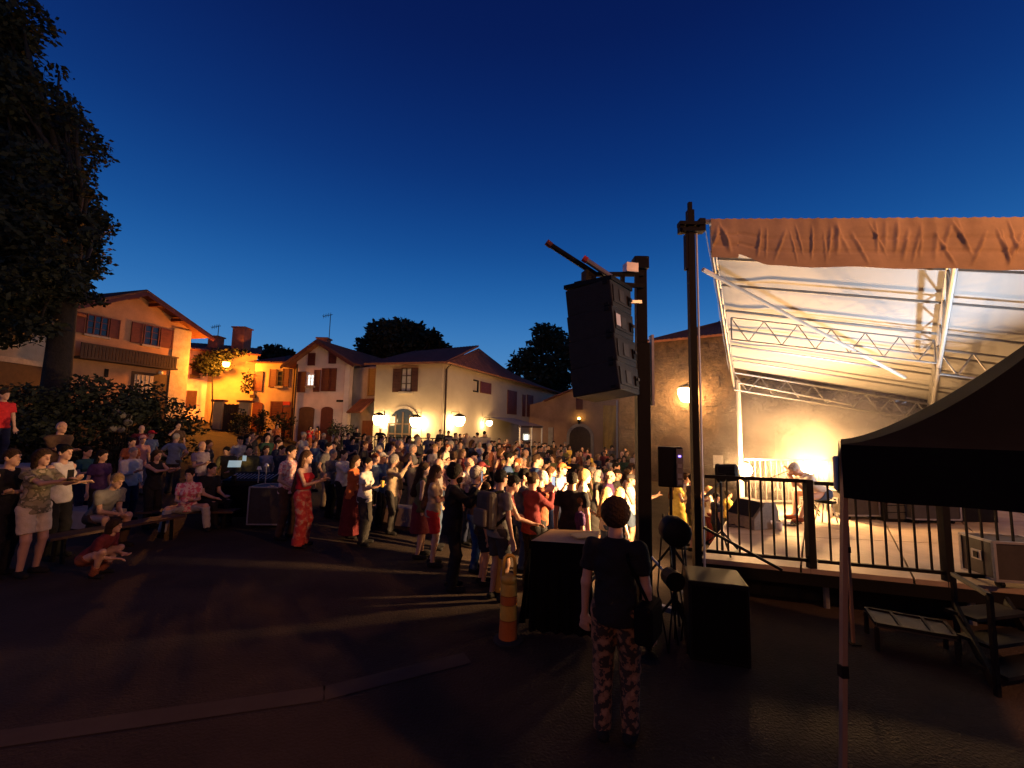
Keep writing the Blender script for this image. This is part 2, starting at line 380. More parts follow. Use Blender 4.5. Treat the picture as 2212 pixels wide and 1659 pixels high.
# ---- row of old houses with the sodium street lamp
def house_row():
    gz = 1.3
    A = Facade(372, 30.5, 441, 31.5); Bf = Facade(441, 31.5, 546, 33.0); Cf = Facade(543, 31.0, 634, 30.6)
    t = thing('house', Cf.P(Cf.L/2, gz), 'old yellow row house with red chimneys under the orange street lamp', 'house', 'village houses')
    za, zb, zc = A.uz(*c2(200, 515))[1], Bf.uz(*c2(380, 530))[1], Cf.uz(*c2(1000, 650))[1]
    zb = za
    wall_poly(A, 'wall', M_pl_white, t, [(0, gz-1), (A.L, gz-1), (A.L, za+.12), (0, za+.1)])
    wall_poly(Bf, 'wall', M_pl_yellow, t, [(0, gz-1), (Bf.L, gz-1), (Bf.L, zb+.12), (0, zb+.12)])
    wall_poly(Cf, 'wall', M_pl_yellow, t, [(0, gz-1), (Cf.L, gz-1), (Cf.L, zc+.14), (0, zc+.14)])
    roof('roof_slope', t, A.P(-.5, za-.05, .5), A.P(A.L+.2, za-.05, .5), A.P(-.5, za+1.0, -4), A.P(A.L+.2, za+1.1, -4))
    roof('roof_slope', t, Bf.P(-.2, zb-.02, .5), Bf.P(Bf.L+.2, zb-.02, .5), Bf.P(-.2, zb+1.1, -4), Bf.P(Bf.L+.2, zb+1.1, -4))
    roof('roof_slope', t, Cf.P(-.3, zc-.05, .6), Cf.P(Cf.L+.4, zc-.05, .6), Cf.P(-.3, zc+1.15, -4), Cf.P(Cf.L+.4, zc+1.15, -4))
    q = Bf.P(*Bf.uz(*c2(415, 440)), -1.5); chimney(t, q.x, q.y, q.z-1.0, q.z+.55, .75, M_brick); antenna(t, q.x+.1, q.y, q.z+.6, q.z+1.5)
    q = Bf.P(*Bf.uz(*c2(680, 470)), -1.5); chimney(t, q.x, q.y, q.z-1.0, q.z+1.5, .95, M_brick)
    for p, q in (((50, 660), (108, 815)), ((203, 645), (265, 790)), ((150, 930), (235, 1110)), ((35, 930), (100, 1060))):
        shutter(A, t, *A.rect(c2(*p), c2(*q)), M_shutter_b)
    u0, u1, z0, z1 = A.rect(c2(180, 770), c2(280, 810)); A.part('flower_box', M_wood, t, u0, u1, z0, z1, .03, .3)
    for p, q in (((825, 740), (905, 940)), ((985, 718), (1045, 900)), ((1118, 712), (1170, 895)), ((995, 1040), (1105, 1215))):
        shutter(Cf, t, *Cf.rect(c2(*p), c2(*q)), M_shutter)
    window(Cf, t, *Cf.rect(c2(1065, 735), c2(1112, 890)), M_wood, M_glass_dark, 1, 3)
    for p, q in (((725, 1060), (780, 1300)), ((815, 1050), (895, 1300)), ((1115, 1095), (1210, 1310))):
        u0, u1, z0, z1 = Cf.rect(c2(*p), c2(*q)); arched(Cf, 'door', M_shutter, t, u0, u1, gz-.5, z1, .01, .06, .3)
    u0, u1, z0, z1 = Cf.rect(c2(1112, 1042), c2(1188, 1080)); Cf.part('sign', mat('red_sign', (.45, .04, .04), .5), t, u0, u1, z0, z1, .02, .07)
    u0, u1, z0, z1 = Cf.rect(c2(800, 975), c2(845, 1008)); Cf.part('mailbox', M_wood, t, u0, u1, z0, z1, .02, .2)
    for p in ((365, 690), (398, 695), (372, 775), (440, 720)):
        u, z = Bf.uz(*c2(*p)); Bf.part('putlog_hole', M_wood, t, u-.09, u+.09, z-.09, z+.09, .002, .012)
    b = MB(); u, z = Cf.uz(*c2(1200, 660)); b.tube([Cf.P(Cf.L-.1, gz-.5, .1), Cf.P(Cf.L-.1, zc-.1, .1)], .055, 8); b.obj('downpipe', M_wood, t)
    # garden wall with piers and a gate
    G = Facade(*[452, 28.6, 536, 28.9]); g2 = 1.45
    w = thing('garden_gate', G.P(G.L/2, g2), 'dark double garden gate between pale piers under the street lamp', 'gate')
    zt = G.uz(478, 868)[1]
    for a, c in ((460, 478), (515, 536)):
        u0, _ = G.uz(a, 900); u1, _ = G.uz(c, 900)
        pz = G.part('pier', M_pl_yellow, w, u0, u1, g2-1, zt, -.35, .05); G.part('pier_cap', M_tile, pz, u0-.12, u1+.12, zt+.002, zt+.14, -.47, .17)
    u0, _ = G.uz(478.5, 900); u1, _ = G.uz(514.5, 900); n = 8
    for k in range(n): G.part('gate_board', M_wood, w, u0+.02+(u1-u0-.04)*k/n, u0+.02+(u1-u0-.04)*(k+.93)/n, g2-.6, zt-.12-.03*(k % 2), -.2, -.15)
    # street lamp on a bracket at the left corner of the yellow front
    u, z = Cf.uz(*c2(700, 690)); L = Cf.P(u-.2, z, 1.25)
    wall_lantern('street_lamp', L, Cf.n, 'sodium street lamp glowing yellow on a bracket at the yellow house', 3000, SOD, 40, .24, lz=-.1)
    return L, Cf, Bf
SODIUM_AT, HROW_C, HROW_B = house_row()

# ---- white gabled house
def house_white():
    F = Facade(633, 29.6, 751, 28.6); Sd = Facade(751, 28.6, 787, 33.0); gz = .6
    t = thing('house', F.P(F.L/2, gz), 'white plastered gable house with one lit window and oxblood shutters', 'house', 'village houses')
    zl = F.uz(*c2(1250, 640))[1]; ua, za = F.uz(*c2(1515, 452)); zr = F.uz(*c2(1785, 600))[1]; ze = min(zl, zr)
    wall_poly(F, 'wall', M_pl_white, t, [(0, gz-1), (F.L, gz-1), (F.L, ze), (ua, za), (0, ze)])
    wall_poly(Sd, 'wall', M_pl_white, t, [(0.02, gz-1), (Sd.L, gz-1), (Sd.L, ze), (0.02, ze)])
    ov = .7; B = 8
    for ue, k in ((F.L, (za-ze)/(F.L-ua)), (0, (za-ze)/ua)):
        s = 1 if ue else -1
        roof('roof_slope', t, F.P(ue+s*ov, ze-k*ov+.1, ov), F.P(ue+s*ov, ze-k*ov+.1, -B), F.P(ua, za+.12, ov), F.P(ua, za+.12, -B))
        MB().bar(F.P(ue+s*ov, ze-k*ov-.08, ov+.003), F.P(ua, za-.06, ov+.003), .05, .16).obj('bargeboard', M_shutter, t)
    q = F.P(*F.uz(*c2(1410, 420)), -1.2); chimney(t, q.x, q.y, q.z-.8, q.z+.25, .7, M_brick); antenna(t, q.x+.35, q.y, q.z, q.z+2.1)
    for p, q in (((1375, 555), (1437, 680)), ((1585, 532), (1650, 660)), ((1272, 742), (1338, 950)), ((1436, 725), (1482, 945)), ((1512, 708), (1578, 940)), ((1584, 708), (1646, 940))):
        shutter(F, t, *F.rect(c2(*p), c2(*q)), M_shutter)
    u0, u1, z0, z1 = F.rect(c2(1345, 745), c2(1432, 905)); F.part('window_reveal', M_pl_white, t, u0, u1, z0, z1, .004, .02)
    u0, u1, z0, z1 = F.rect(c2(1370, 770), c2(1430, 885))
    window(F, t, u0, u1, z0, z1, M_white_metal, mat('lit_pane', (.8, .8, .75), .4, emit=(.85, .95, .9), estr=1.6), 2, 3, .022)
    u0, u1, z0, z1 = F.rect(c2(1505, 1095), c2(1610, 1300)); arched(F, 'door', M_shutter, t, u0, u1, gz-.4, z1, .01, .06, .5)
    u0, u1, z0, z1 = F.rect(c2(1285, 1095), c2(1420, 1310)); arched(F, 'door', M_shutter_b, t, u0, u1, gz-.4, z1, .01, .06, .3)
    u, z = F.uz(*c2(1695, 1037)); F.part('iron_ornament', M_black, t, u-.3, u+.3, z-.07, z+.07, .02, .06)
    u, z = F.uz(*c2(1225, 900)); MB().tube([F.P(.12, gz-.4, .08), F.P(.12, ze-.2, .08)], .06, 8).obj('downpipe', M_wood, t)
house_white()

# ---- beige house with the lamps
def house_beige():
    L = Facade(807, 26.2, 952, 25.0); Rr = Facade(952, 25.0, 1206, 46.0); gz = .35
    N = Facade(786, 28.2, 807, 27.6)
    t = thing('house', L.P(L.L, gz), 'long beige house with an arched glass door and glowing wall lamps', 'house', 'village houses')
    ze = L.uz(*c3(860, 575))[1]
    wall_poly(L, 'wall', M_pl_beige, t, [(0, gz-1), (L.L, gz-1), (L.L, ze+.17), (0, ze+.14)])
    wall_poly(Rr, 'wall', M_pl_beige, t, [(.02, gz-1.3), (Rr.L+3, gz-1.3), (Rr.L+3, ze+.17), (.02, ze+.17)])
    wall_poly(N, 'wall', M_pl_grey, t, [(-2.6, gz-1), (N.L+.3, gz-1), (N.L+.3, ze+.1), (-2.6, ze+.1)])
    k = L.P(L.L, ze+2.2, -6)
    roof('roof_slope', t, L.P(-.4, ze-.02, .7), L.P(L.L+.55, ze-.02, .7), L.P(-.4, ze+1.7, -5), k)
    far = Rr.P(Rr.L, ze+1.9, -5)
    roof('roof_slope', t, Rr.P(-.55, ze-.03, .7), Rr.P(Rr.L+.5, ze-.03, .7), k+Vector((0, 0, -.2)), far)
    roof('porch_roof', t, N.P(-.5, N.uz(*c3(200, 1010))[1], 1.0), N.P(N.L, N.uz(*c3(200, 1010))[1], 1.0), N.P(-.5, N.uz(*c3(200, 890))[1], .02), N.P(N.L, N.uz(*c3(200, 890))[1], .02))
    shutter(N, t, *N.rect(c3(215, 625), c3(278, 860)), M_shutter_b)
    u0, u1, z0, z1 = N.rect(c3(160, 1080), c3(238, 1340)); N.part('door', M_shutter, t, u0, u1, gz-.2, z1, .01, .06)
    u0, u1, z0, z1 = L.rect(c3(430, 625), c3(490, 830)); shutter(L, t, u0, u1, z0, z1, M_shutter_b)
    u0, u1, z0, z1 = L.rect(c3(503, 617), c3(640, 825)); w = u1-u0
    window(L, t, u0, u1-w*.36, z0, z1, M_wood, M_curtain, 2, 3); shutter(L, t, u1-w*.34, u1, z0, z1, M_shutter_b)
    u0, u1, z0, z1 = L.rect(c3(400, 975), c3(628, 1340))
    arched(L, 'door_surround', M_stone, t, u0-.18, u1+.18, gz-.3, z1+.18, .003, .07)
    d = arched(L, 'glass_door', M_glass_dark, t, u0, u1, gz-.3, z1, .075, .095)
    for kx in range(5):
        u = u0+(u1-u0)*(kx)/4; L.part('door_bar', M_wood, d, u-.04, u+.04, gz-.28, z1-(.85 if kx in (0, 4) else .2 if kx == 2 else .35), .1, .14)
    for z in (gz+.6, gz+1.3, z1-.9): L.part('door_rail', M_wood, d, u0+.03, u1-.03, z-.04, z+.04, .1, .135)
    for fr in (.36, .62):
        MB().tube([Rr.P(.3, gz, .1), Rr.P(.3, ze-.3, .1), Rr.P(.05, ze-.1, .5)], .06, 8).obj('downpipe', M_wood, t); break
    for p, q in (((1190, 733), (1280, 850)), ((1430, 808), (1505, 1028)), ((1602, 850), (1650, 1050)), ((1562, 850), (1582, 1045))):
        shutter(Rr, t, *Rr.rect(c3(*p), c3(*q)), M_shutter)
    u0, u1, z0, z1 = Rr.rect(c3(1128, 718), c3(1165, 832)); b = MB(); Rr.slab(b, u1-.08, u1, z0, z1, .02, .1); Rr.slab(b, u0, u1-.085, z1-.08, z1, .02, .1); Rr.slab(b, u0, u1-.085, z0, z0+.08, .02, .1); b.obj('iron_bracket', M_black, t)
    u0, u1, z0, z1 = Rr.rect(c3(1570, 1203), c3(1688, 1250))
    window(Rr, t, u0, u1, z0, z1+.05, M_wood, mat('lit_shop_pane', (.8, .8, .75), .4, emit=(.95, .95, .8), estr=2.2), 3, 1)
    u0, u1, z0, z1 = Rr.rect(c3(1800, 950), c3(1842, 1160)); shutter(Rr, t, u0, u1, z0, z1, M_shutter)
    # awning along the long side
    u0, zA = Rr.uz(*c3(1250, 1050)); u1, zB = Rr.uz(*c3(1480, 1085)); 
    aw = thing('awning', Rr.P((u0+u1)/2, .2, 2.0), 'low pale awning on white posts along the beige house', 'awning')
    za = Rr.uz(*c3(1250, 1045))[1]; D = 2.6
    b = MB(); n = 14
    for i in range(n):
        ua, ub = u0+(u1-u0)*i/n, u0+(u1-u0)*(i+1)/n; s = .03*(i % 2)
        b.quad(Rr.P(ua, za, .05), Rr.P(ub, za, .05), Rr.P(ub, za-.55-s, D), Rr.P(ua, za-.55-s, D))
    b.obj('canvas', M_curtain, aw)
    for u in (u0+.1, (u0+u1)/2, u1-.1): MB().tube([Rr.P(u, -.6, D-.1), Rr.P(u, za-.6, D-.1)], .06, 8).obj('post', M_white_metal, aw)
    Rr.part('front_beam', M_wood, aw, u0, u1, za-.72, za-.6, D-.15, D-.05)
    # lamps
    for i, (p, lab, e) in enumerate(((c3(348, 1072), 'glowing wall lamp left of the arched glass door', 330), (c3(668, 1090), 'glowing wall lamp above the menu board, right of the arch', 400), (c3(930, 1078), 'brightest glowing wall lamp near the corner of the beige house', 430))):
        if i < 2: u, z = L.uz(*p); q = L.P(u, z, .62); n_ = L.n
        else: u, z = Rr.uz(*p); q = Rr.P(max(u, .9), z, .6); n_ = Rr.n
        wall_lantern('wall_lamp', q, n_, lab, e, WARM, 34, .36, group='wall lamps on the beige house', lz=-.05)
    u, z = Rr.uz(*c3(1208, 1100)); wall_lantern('wall_lamp', Rr.P(u, z, .55), Rr.n, 'smaller glowing wall lamp just left of the awning', 150, WARM, 24, .22, group='wall lamps on the beige house', lz=-.05)
    u0, u1, z0, z1 = L.rect(c3(628, 1150), c3(712, 1222))
    mb = thing('menu_board', L.P((u0+u1)/2, gz, .5), 'lit menu board on slim legs under a wall lamp', 'board')
    L.part('panel', mat('menu_paper', (.75, .68, .5), .6, var=.15, scale=12), mb, u0, u1, z0-.25, z1, .5, .56)
    L.part('frame', M_black, mb, u0-.05, u1+.05, z0-.33, z0-.253, .48, .58)
    for u in (u0+.06, u1-.06): L.part('leg', M_black, mb, u-.03, u+.03, gz+.1, z0-.335, .5, .56)
    return L, Rr, ze
BL, BR, BEIGE_EAVE = house_beige()

# ---- terrace in front of the beige house, with its iron fence
def terrace():
    F = Facade(735, 23.2, 965, 22.2); zt = .45
    b = MB(); b.hexa([F.P(0, -1, 0), F.P(F.L, -1, 0), F.P(F.L, -1, -4), F.P(0, -1, -4.5), F.P(0, zt, 0), F.P(F.L, zt, 0), F.P(F.L, zt, -4), F.P(0, zt, -4.5)])
    structure(b.obj('terrace', M_stone))
    t = thing('fence', F.P(F.L/2, zt, -.1), 'black iron fence with crossed bars at the edge of the raised terrace', 'fence')
    n = 9
    for k in range(n+1):
        u = .1+(F.L-.2)*k/n; MB().bar(F.P(u, zt, -.1), F.P(u, zt+1.05, -.1), .05).obj('post', M_black, t)
        if k < n:
            u2 = .1+(F.L-.2)*(k+1)/n
            MB().bar(F.P(u+.03, zt+.1, -.1), F.P(u2-.03, zt+.95, -.1), .025).obj('cross_bar', M_black, t)
            MB().bar(F.P(u+.03, zt+.95, -.13), F.P(u2-.03, zt+.1, -.13), .025).obj('cross_bar', M_black, t)
    MB().bar(F.P(0, zt+1.07, -.1), F.P(F.L, zt+1.07, -.1), .05).obj('top_rail', M_black, t)
    return F, zt
TERR, TERR_Z = terrace()

# ---- small house with the arched door and uplight
def house_arch():
    F = Facade(1186, 37.5, 1345, 35.5); gz = -.6
    t = thing('house', F.P(F.L/2, gz), 'small stone house with a dark arched door under a wall uplight', 'house', 'village houses')
    zl = F.uz(*c3(1880, 900))[1]; zr = F.uz(*c3(2180, 800))[1]
    wall_poly(F, 'wall', M_pl_ochre, t, [(-2.5, gz-1), (F.L, gz-1), (F.L, zr+.02), (F.L*.62, zr+.62), (0, zl+.05), (-2.5, zl-.6)])
    roof('roof_slope', t, F.P(-.4, zl-.05, .5), F.P(-.4, zl-.05, -6), F.P(F.L*.62, zr+.72, .5), F.P(F.L*.62, zr+.72, -6))
    roof('roof_slope', t, F.P(F.L+.4, zr-.1, .5), F.P(F.L+.4, zr-.1, -6), F.P(F.L*.62, zr+.72, .5), F.P(F.L*.62, zr+.72, -6))
    u0, u1, z0, z1 = F.rect(c3(1980, 1130), c3(2165, 1390)); arched(F, 'door_surround', M_stone, t, u0-.25, u1+.25, gz-.3, z1+.25, .003, .08)
    arched(F, 'door', M_wood, t, u0, u1, gz-.3, z1, .085, .12)
    shutter(F, t, *F.rect(c3(2037, 880), c3(2095, 985)), M_shutter)
    u, z = F.uz(*c3(2068, 1085)); q = F.P(u, z, .35)
    l = thing('wall_uplight', F.P(u, z, .1), 'small yellow wall uplight above the dark arched door', 'lamp')
    MB().lathe(q, [(.05, -.25), (.12, -.1), (.16, .12), (.17, .14)], 10).obj('shade', M_black, l)
    MB().lathe(q+Vector((0, 0, .14)), [(.05, .0), (.13, .04), (.11, .12), (.03, .18)], 10).obj('bulb', mat('uplight_glow', (1, .8, .3), .4, emit=(1, .62, .12), estr=25), l)
    F.part('bracket', M_black, l, u-.04, u+.04, z-.12, z-.04, .0, .33)
    lamp('lamp_light', 'SPOT', q+Vector((0, 0, .1)), 260, (1, .6, .15), l, .05, F.P(u, z+4, .15), 60)
    # pale stone niche pillar at the left corner
    u0, u1, z0, z1 = F.rect(c3(1795, 1140), c3(1835, 1290)); F.part('corner_stone', M_stone, t, u0, u1, gz-.3, z1, .003, .2)
    # hanging cloth on a pole
    u, z = F.uz(1320, 877); u2, z2 = F.uz(1320, 968); 
    bn = thing('banner', F.P(u, gz, .9), 'mustard yellow cloth banner hanging on a pole beside the stone wall', 'banner')
    MB().tube([F.P(u+.55, gz-.2, .9), F.P(u+.55, z+.4, .9)], .05, 8).obj('pole', M_galv, bn)
    b = MB(); nx, nz = 8, 10
    for j in range(nz+1):
        for i in range(nx+1):
            uu = u-.55+1.1*i/nx*(1-.35*(j/nz)**2); zz = z-(z-z2)*j/nz; b.v.append(tuple(F.P(uu, zz, .9+.09*math.sin(i*1.9+j*.25))))
    for j in range(nz):
        for i in range(nx): a = j*(nx+1)+i; b.f.append((a, a+1, a+nx+2, a+nx+1))
    b.obj('cloth', mat('mustard_cloth', (.55, .33, .05), .8, var=.3, scale=3), bn, smooth=True)
house_arch()

# ---- rough stone church behind the stage
def church():
    F = Facade(1337, 25.0, 1672, 20.5); gz = -.7
    t = thing('church', F.P(F.L/2, gz), 'big rough stone church wall glowing brown behind the speaker tower', 'church')
    ul, z_e = F.uz(1402, 740); z_e = 2.2+ (z_e-2.2)
    ur, zr = F.uz(1520, 704)
    wall_poly(F, 'wall', M_rubble, t, [(0, gz-1), (F.L, gz-1), (F.L, z_e+.18), (ul, z_e+.18), (ul, z_e-1.75), (0, z_e-2.05)])
    MB().hexa([F.P(F.L-.6, gz-1, -.36), F.P(F.L, gz-1, -.36), F.P(F.L+.0, gz-1, -9), F.P(F.L-.6, gz-1, -9), F.P(F.L-.6, z_e, -.36), F.P(F.L, z_e, -.36), F.P(F.L, z_e, -9), F.P(F.L-.6, z_e, -9)]).obj('side_wall', M_rubble, t)
    roof('roof_slope', t, F.P(ul-.5, z_e-.05, .6), F.P(F.L+.5, z_e-.05, .6), F.P(ul+3.2, z_e+1.7, -4), F.P(F.L-3.0, z_e+1.7, -4))
    roof('roof_slope', t, F.P(F.L+.5, z_e-.05, .6), F.P(F.L+.5, z_e-.05, -9), F.P(F.L-3.0, z_e+1.7, -4), F.P(F.L-3.0, z_e+1.7, -4.5))
    roof('roof_slope', t, F.P(ul-.5, z_e-.05, .6), F.P(ul-.5, z_e-.05, -9), F.P(ul+3.2, z_e+1.7, -4), F.P(ul+3.2, z_e+1.7, -4.5))
    roof('roof_slope', t, F.P(-.4, z_e-2.2, .5), F.P(ul-.02, z_e-1.95, .5), F.P(-.4, z_e-1.6, -3), F.P(ul-.02, z_e-1.35, -3))
    u0, _ = F.uz(1425, 950); u1, z1 = F.uz(1487, 938)
    arched(F, 'porch_arch', M_wood, t, u0, u1, gz, z1, .01, .05); arched(F, 'arch_ring', M_rubble, t, u0-.3, u1+.3, gz, z1+.3, .002, .008)
    u0, u1, z0, z1 = F.rect((1541, 983), (1563, 1012)); F.part('notice_board', M_white_metal, t, u0, u1, z0, z1, .02, .07)
    for k in range(70):
        u = random.Random(k).uniform(.3, F.L-.3); z = random.Random(k+99).uniform(gz, z_e-.3 if u > ul else z_e-2.6); s = random.Random(k+7).uniform(.18, .42)
        F.part('stone', M_rubble, t, u-s*.8, u+s*.8, z-s*.45, z+s*.45, .001+.0002*k, .014+.0003*k, bevel=.012)
    u, z = F.uz(1491, 853)
    wall_lantern('wall_lamp', F.P(u, z, .75), F.n, 'dazzling warm street lamp on the church wall beside the stage pole', 1500, (1, .50, .16), 60, .46, lz=0)
    return F
random.seed(5)
CHURCH = church()

# ------------------------------------------------------------------ trees and shrubs
def leaves(clumps, n, size, seed, flat=.5, droop=0.0):
    """leaf quads scattered through ellipsoid clumps [(centre, radii)]; weight by volume"""
    rg = np.random.default_rng(seed); vol = np.array([r[0]*r[1]*r[2] for _, r in clumps]) ** .8; vol /= vol.sum()
    idx = rg.choice(len(clumps), n, p=vol)
    c = np.array([c for c, _ in clumps])[idx]; r = np.array([r for _, r in clumps])[idx]
    d = rg.normal(size=(n, 3)); d /= np.linalg.norm(d, axis=1)[:, None]
    p = c + d*r*(rg.random(n)**.28)[:, None]
    a = rg.normal(size=(n, 3)); a[:, 2] = a[:, 2]*flat - droop; a /= np.linalg.norm(a, axis=1)[:, None]
    b = np.cross(a, rg.normal(size=(n, 3))); b /= np.linalg.norm(b, axis=1)[:, None]
    s = size*(.6+.8*rg.random(n))[:, None]
    v = np.stack([p, p+a*s*.55+b*s*.32, p+a*s*1.1, p+a*s*.55-b*s*.32], 1).reshape(-1, 3)
    f = np.arange(4*n).reshape(-1, 4)
    m = MB(); m.v = [tuple(x) for x in v.tolist()]; m.f = [tuple(x) for x in f.tolist()]
    return m
def tree(name, base, h_trunk, r_trunk, clumps, n, size, label, seed, ml, group=None, lean=(0, 0), droop=.0):
    base = Vector(base); t = thing(name, base, label, 'tree', group); rg = random.Random(seed)
    top = base+Vector((lean[0], lean[1], h_trunk)); b = MB()
    b.tube([base-Vector((0, 0, .4)), base.lerp(top, .25)+Vector((.05, 0, 0)), base.lerp(top, .6), top], [r_trunk*1.35, r_trunk, r_trunk*.85, r_trunk*.6], 10)
    for c, r in clumps:
        c = Vector(c); k = base.lerp(top, rg.uniform(.55, 1)); mid = k.lerp(c, .5)+Vector((rg.uniform(-.3, .3), rg.uniform(-.3, .3), rg.uniform(0, .4)))
        b.tube([k, mid, c], [r_trunk*.35, r_trunk*.22, r_trunk*.07], 6)
    b.obj('trunk', M_bark, t, smooth=True)
    leaves(clumps, n, size, seed, droop=droop).obj('crown', ml, t)
    return t
def clump_cloud(c, rad, n, cr, seed, zmin=None):
    rg = random.Random(seed); out = []
    for _ in range(n):
        while True:
            d = Vector((rg.uniform(-1, 1), rg.uniform(-1, 1), rg.uniform(-1, 1)))
            if .1 < d.length < 1: break
        q = Vector(c)+Vector((d.x*rad[0], d.y*rad[1], d.z*rad[2])); k = cr*rg.uniform(.6, 1.25)
        out.append((tuple(q), (k*1.15, k*1.15, k*.75)))
    return out
def big_tree():
    P = at_y(112, 880, 16.5); gz = ground_z(P.x, P.y)
    cl = []
    rg = random.Random(3)
    # outline read along the right edge of the crown
    for py, px in ((10, -20), (60, 0), (120, 35), (180, 70), (250, 95), (320, 105), (400, 120), (470, 135), (520, 140), (570, 120), (610, 100)):
        for k in range(3):
            q = at_y(px-rg.uniform(0, 14)-k*50, py+rg.uniform(-25, 25), 16.0+rg.uniform(-2.2, 2.2)); r = rg.uniform(.6, .95)
            cl.append((tuple(q), (r*1.2, r*1.3, r*.6)))
    for py, px in ((640, 165), (655, 60), (690, 20), (625, 95), (600, 30), (560, 90), (700, 85)):
        q = at_y(px, py, 16+rg.uniform(-2, 2)); r = rg.uniform(.55, .95); cl.append((tuple(q), (r*1.4, r*1.3, r*.5)))
    cl += clump_cloud((P.x-5.2, P.y, 11.8), (4.2, 4.5, 6.6), 90, 1.4, 9)
    for k in range(46):
        py = rg.uniform(20, 650); q = at_y(rg.uniform(-40, 60+.12*py), py, rg.uniform(13.2, 15)); r = rg.uniform(.55, .9); cl.append((tuple(q), (r*1.2, r*1.2, r*.65)))
    for k in range(34):
        py = rg.uniform(150, 640); e = np.interp(py, (0, 45, 150, 245, 400, 500, 590, 650), (50, 80, 150, 180, 200, 222, 200, 165)); q = at_y(e-rg.uniform(10, 50), py, rg.uniform(14, 17)); r = rg.uniform(.22, .42); cl.append((tuple(q), (r*1.6, r*1.3, r*.5)))
    tree('plane_tree', (P.x, P.y, gz), 9.5, .42, cl, 125000, .20, 'tall dark broadleaf tree filling the left edge of the picture', 4, M_leaf, droop=.35)
big_tree()
def far_trees():
    q = at_y(875, 800, 52); cl = []
    for px, py, r in ((800, 745, 1.7), (830, 722, 2.2), (865, 722, 2.4), (895, 728, 2.2), (920, 738, 1.5), (905, 760, 2.2), (945, 755, 1.5), (970, 765, 1.3), (985, 775, 1.0), (850, 765, 2.6), (800, 775, 2.0), (935, 728, .9), (880, 780, 2.6), (950, 790, 2.0)):
        cl.append((tuple(at_y(px, py, 52+math.sin(px)*2)), (r, r, r*.8)))
    tree('evergreen_tree', (q.x, q.y, 0), 9, .6, cl, 15000, .5, 'broad dark evergreen rising behind the beige house roof', 21, M_leaf_dark, 'trees behind the village houses')
    q = at_y(1180, 830, 58); cl = []
    for px, py, r in ((1172, 715, 1.5), (1195, 722, 1.6), (1210, 738, 1.5), (1165, 745, 1.7), (1190, 755, 2.0), (1130, 775, 1.5), (1145, 765, 1.4), (1150, 795, 1.8), (1120, 790, 1.4), (1180, 790, 2.0), (1215, 780, 1.9), (1112, 805, 1.2), (1160, 815, 1.8), (1230, 760, 1.5), (1225, 805, 2.2), (1200, 820, 2.2), (1200, 850, 2.2)):
        cl.append((tuple(at_y(px, py, 58+math.sin(px)*2)), (r, r, r*.75)))
    tree('broadleaf_tree', (q.x, q.y, -.5), 8, .55, cl, 7500, .55, 'airy dark tree with sky showing through its leaves, left of the speakers', 22, M_leaf_dark, 'trees behind the village houses')
    cl = [(tuple(at_y(590+dx, 766+dy, 42)), (1.2, 1.2, .8)) for dx, dy in ((-8, 0), (8, -2), (20, 4))]
    q = at_y(592, 790, 42); tree('small_tree', (q.x, q.y, 1.5), 4.5, .25, cl, 1300, .4, 'small round treetop peeping over the row house roof', 23, M_leaf_dark, 'trees behind the village houses')
    # behind the stage
    q = at_y(1850, 900, 19); cl = clump_cloud((q.x, q.y, 3.6), (4.3, 1.8, 1.9), 42, 1.0, 31)
    for px, py in ((1690, 838), (1712, 828), (1735, 822), (1700, 870), (1730, 850), (1760, 845)): cl.append((tuple(at_y(px, py, 18.5)), (.45, .6, .3)))
    tree('chestnut_tree', (q.x, q.y, -.6), 3.5, .3, cl, 16000, .3, 'dark tree hanging in the smoke behind the stage', 32, M_leaf, droop=.4)
far_trees()
def shrub(px, py, Y, rad, n, size, label, seed, name='shrub', ml=None, cat='shrub', group=None):
    q = at_y(px, py, Y); gz = ground_z(q.x, q.y); t = thing(name, (q.x, q.y, gz), label, cat, group); rg = random.Random(seed)
    b = MB()
    for k in range(5):
        e = Vector((q.x+rg.uniform(-.6, .6)*rad[0], q.y+rg.uniform(-.5, .5)*rad[1], q.z+rad[2]*.3)); b.tube([(q.x+rg.uniform(-.1, .1), q.y, gz-.2), e], [.04, .015], 5)
    b.obj('stem', M_bark, t)
    leaves(clump_cloud(q, rad, 16, min(rad)*.55, seed)+[((q.x, q.y, gz+.4), (rad[0], rad[1], .6))], n, size, seed).obj('foliage', ml or M_leaf_dark, t)
for k, (px, py, Y, rad, lab) in enumerate((
        (60, 905, 13.5, (1.9, 1.0, .9), 'dark rounded shrub at the far left behind the standing people'),
        (165, 890, 14.5, (1.8, 1.0, 1.0), 'dark shrub below the trunk of the big tree'),
        (262, 885, 15.5, (1.9, 1.1, 1.1), 'dark shrub with pale blooms below the wooden balcony'),
        (345, 888, 17.0, (1.6, 1.1, 1.0), 'low dark shrub at the corner of the orange lit house'))):
    shrub(px, py, Y, rad, 3400, .14, lab, 60+k, group='dark shrubs on the left bank')
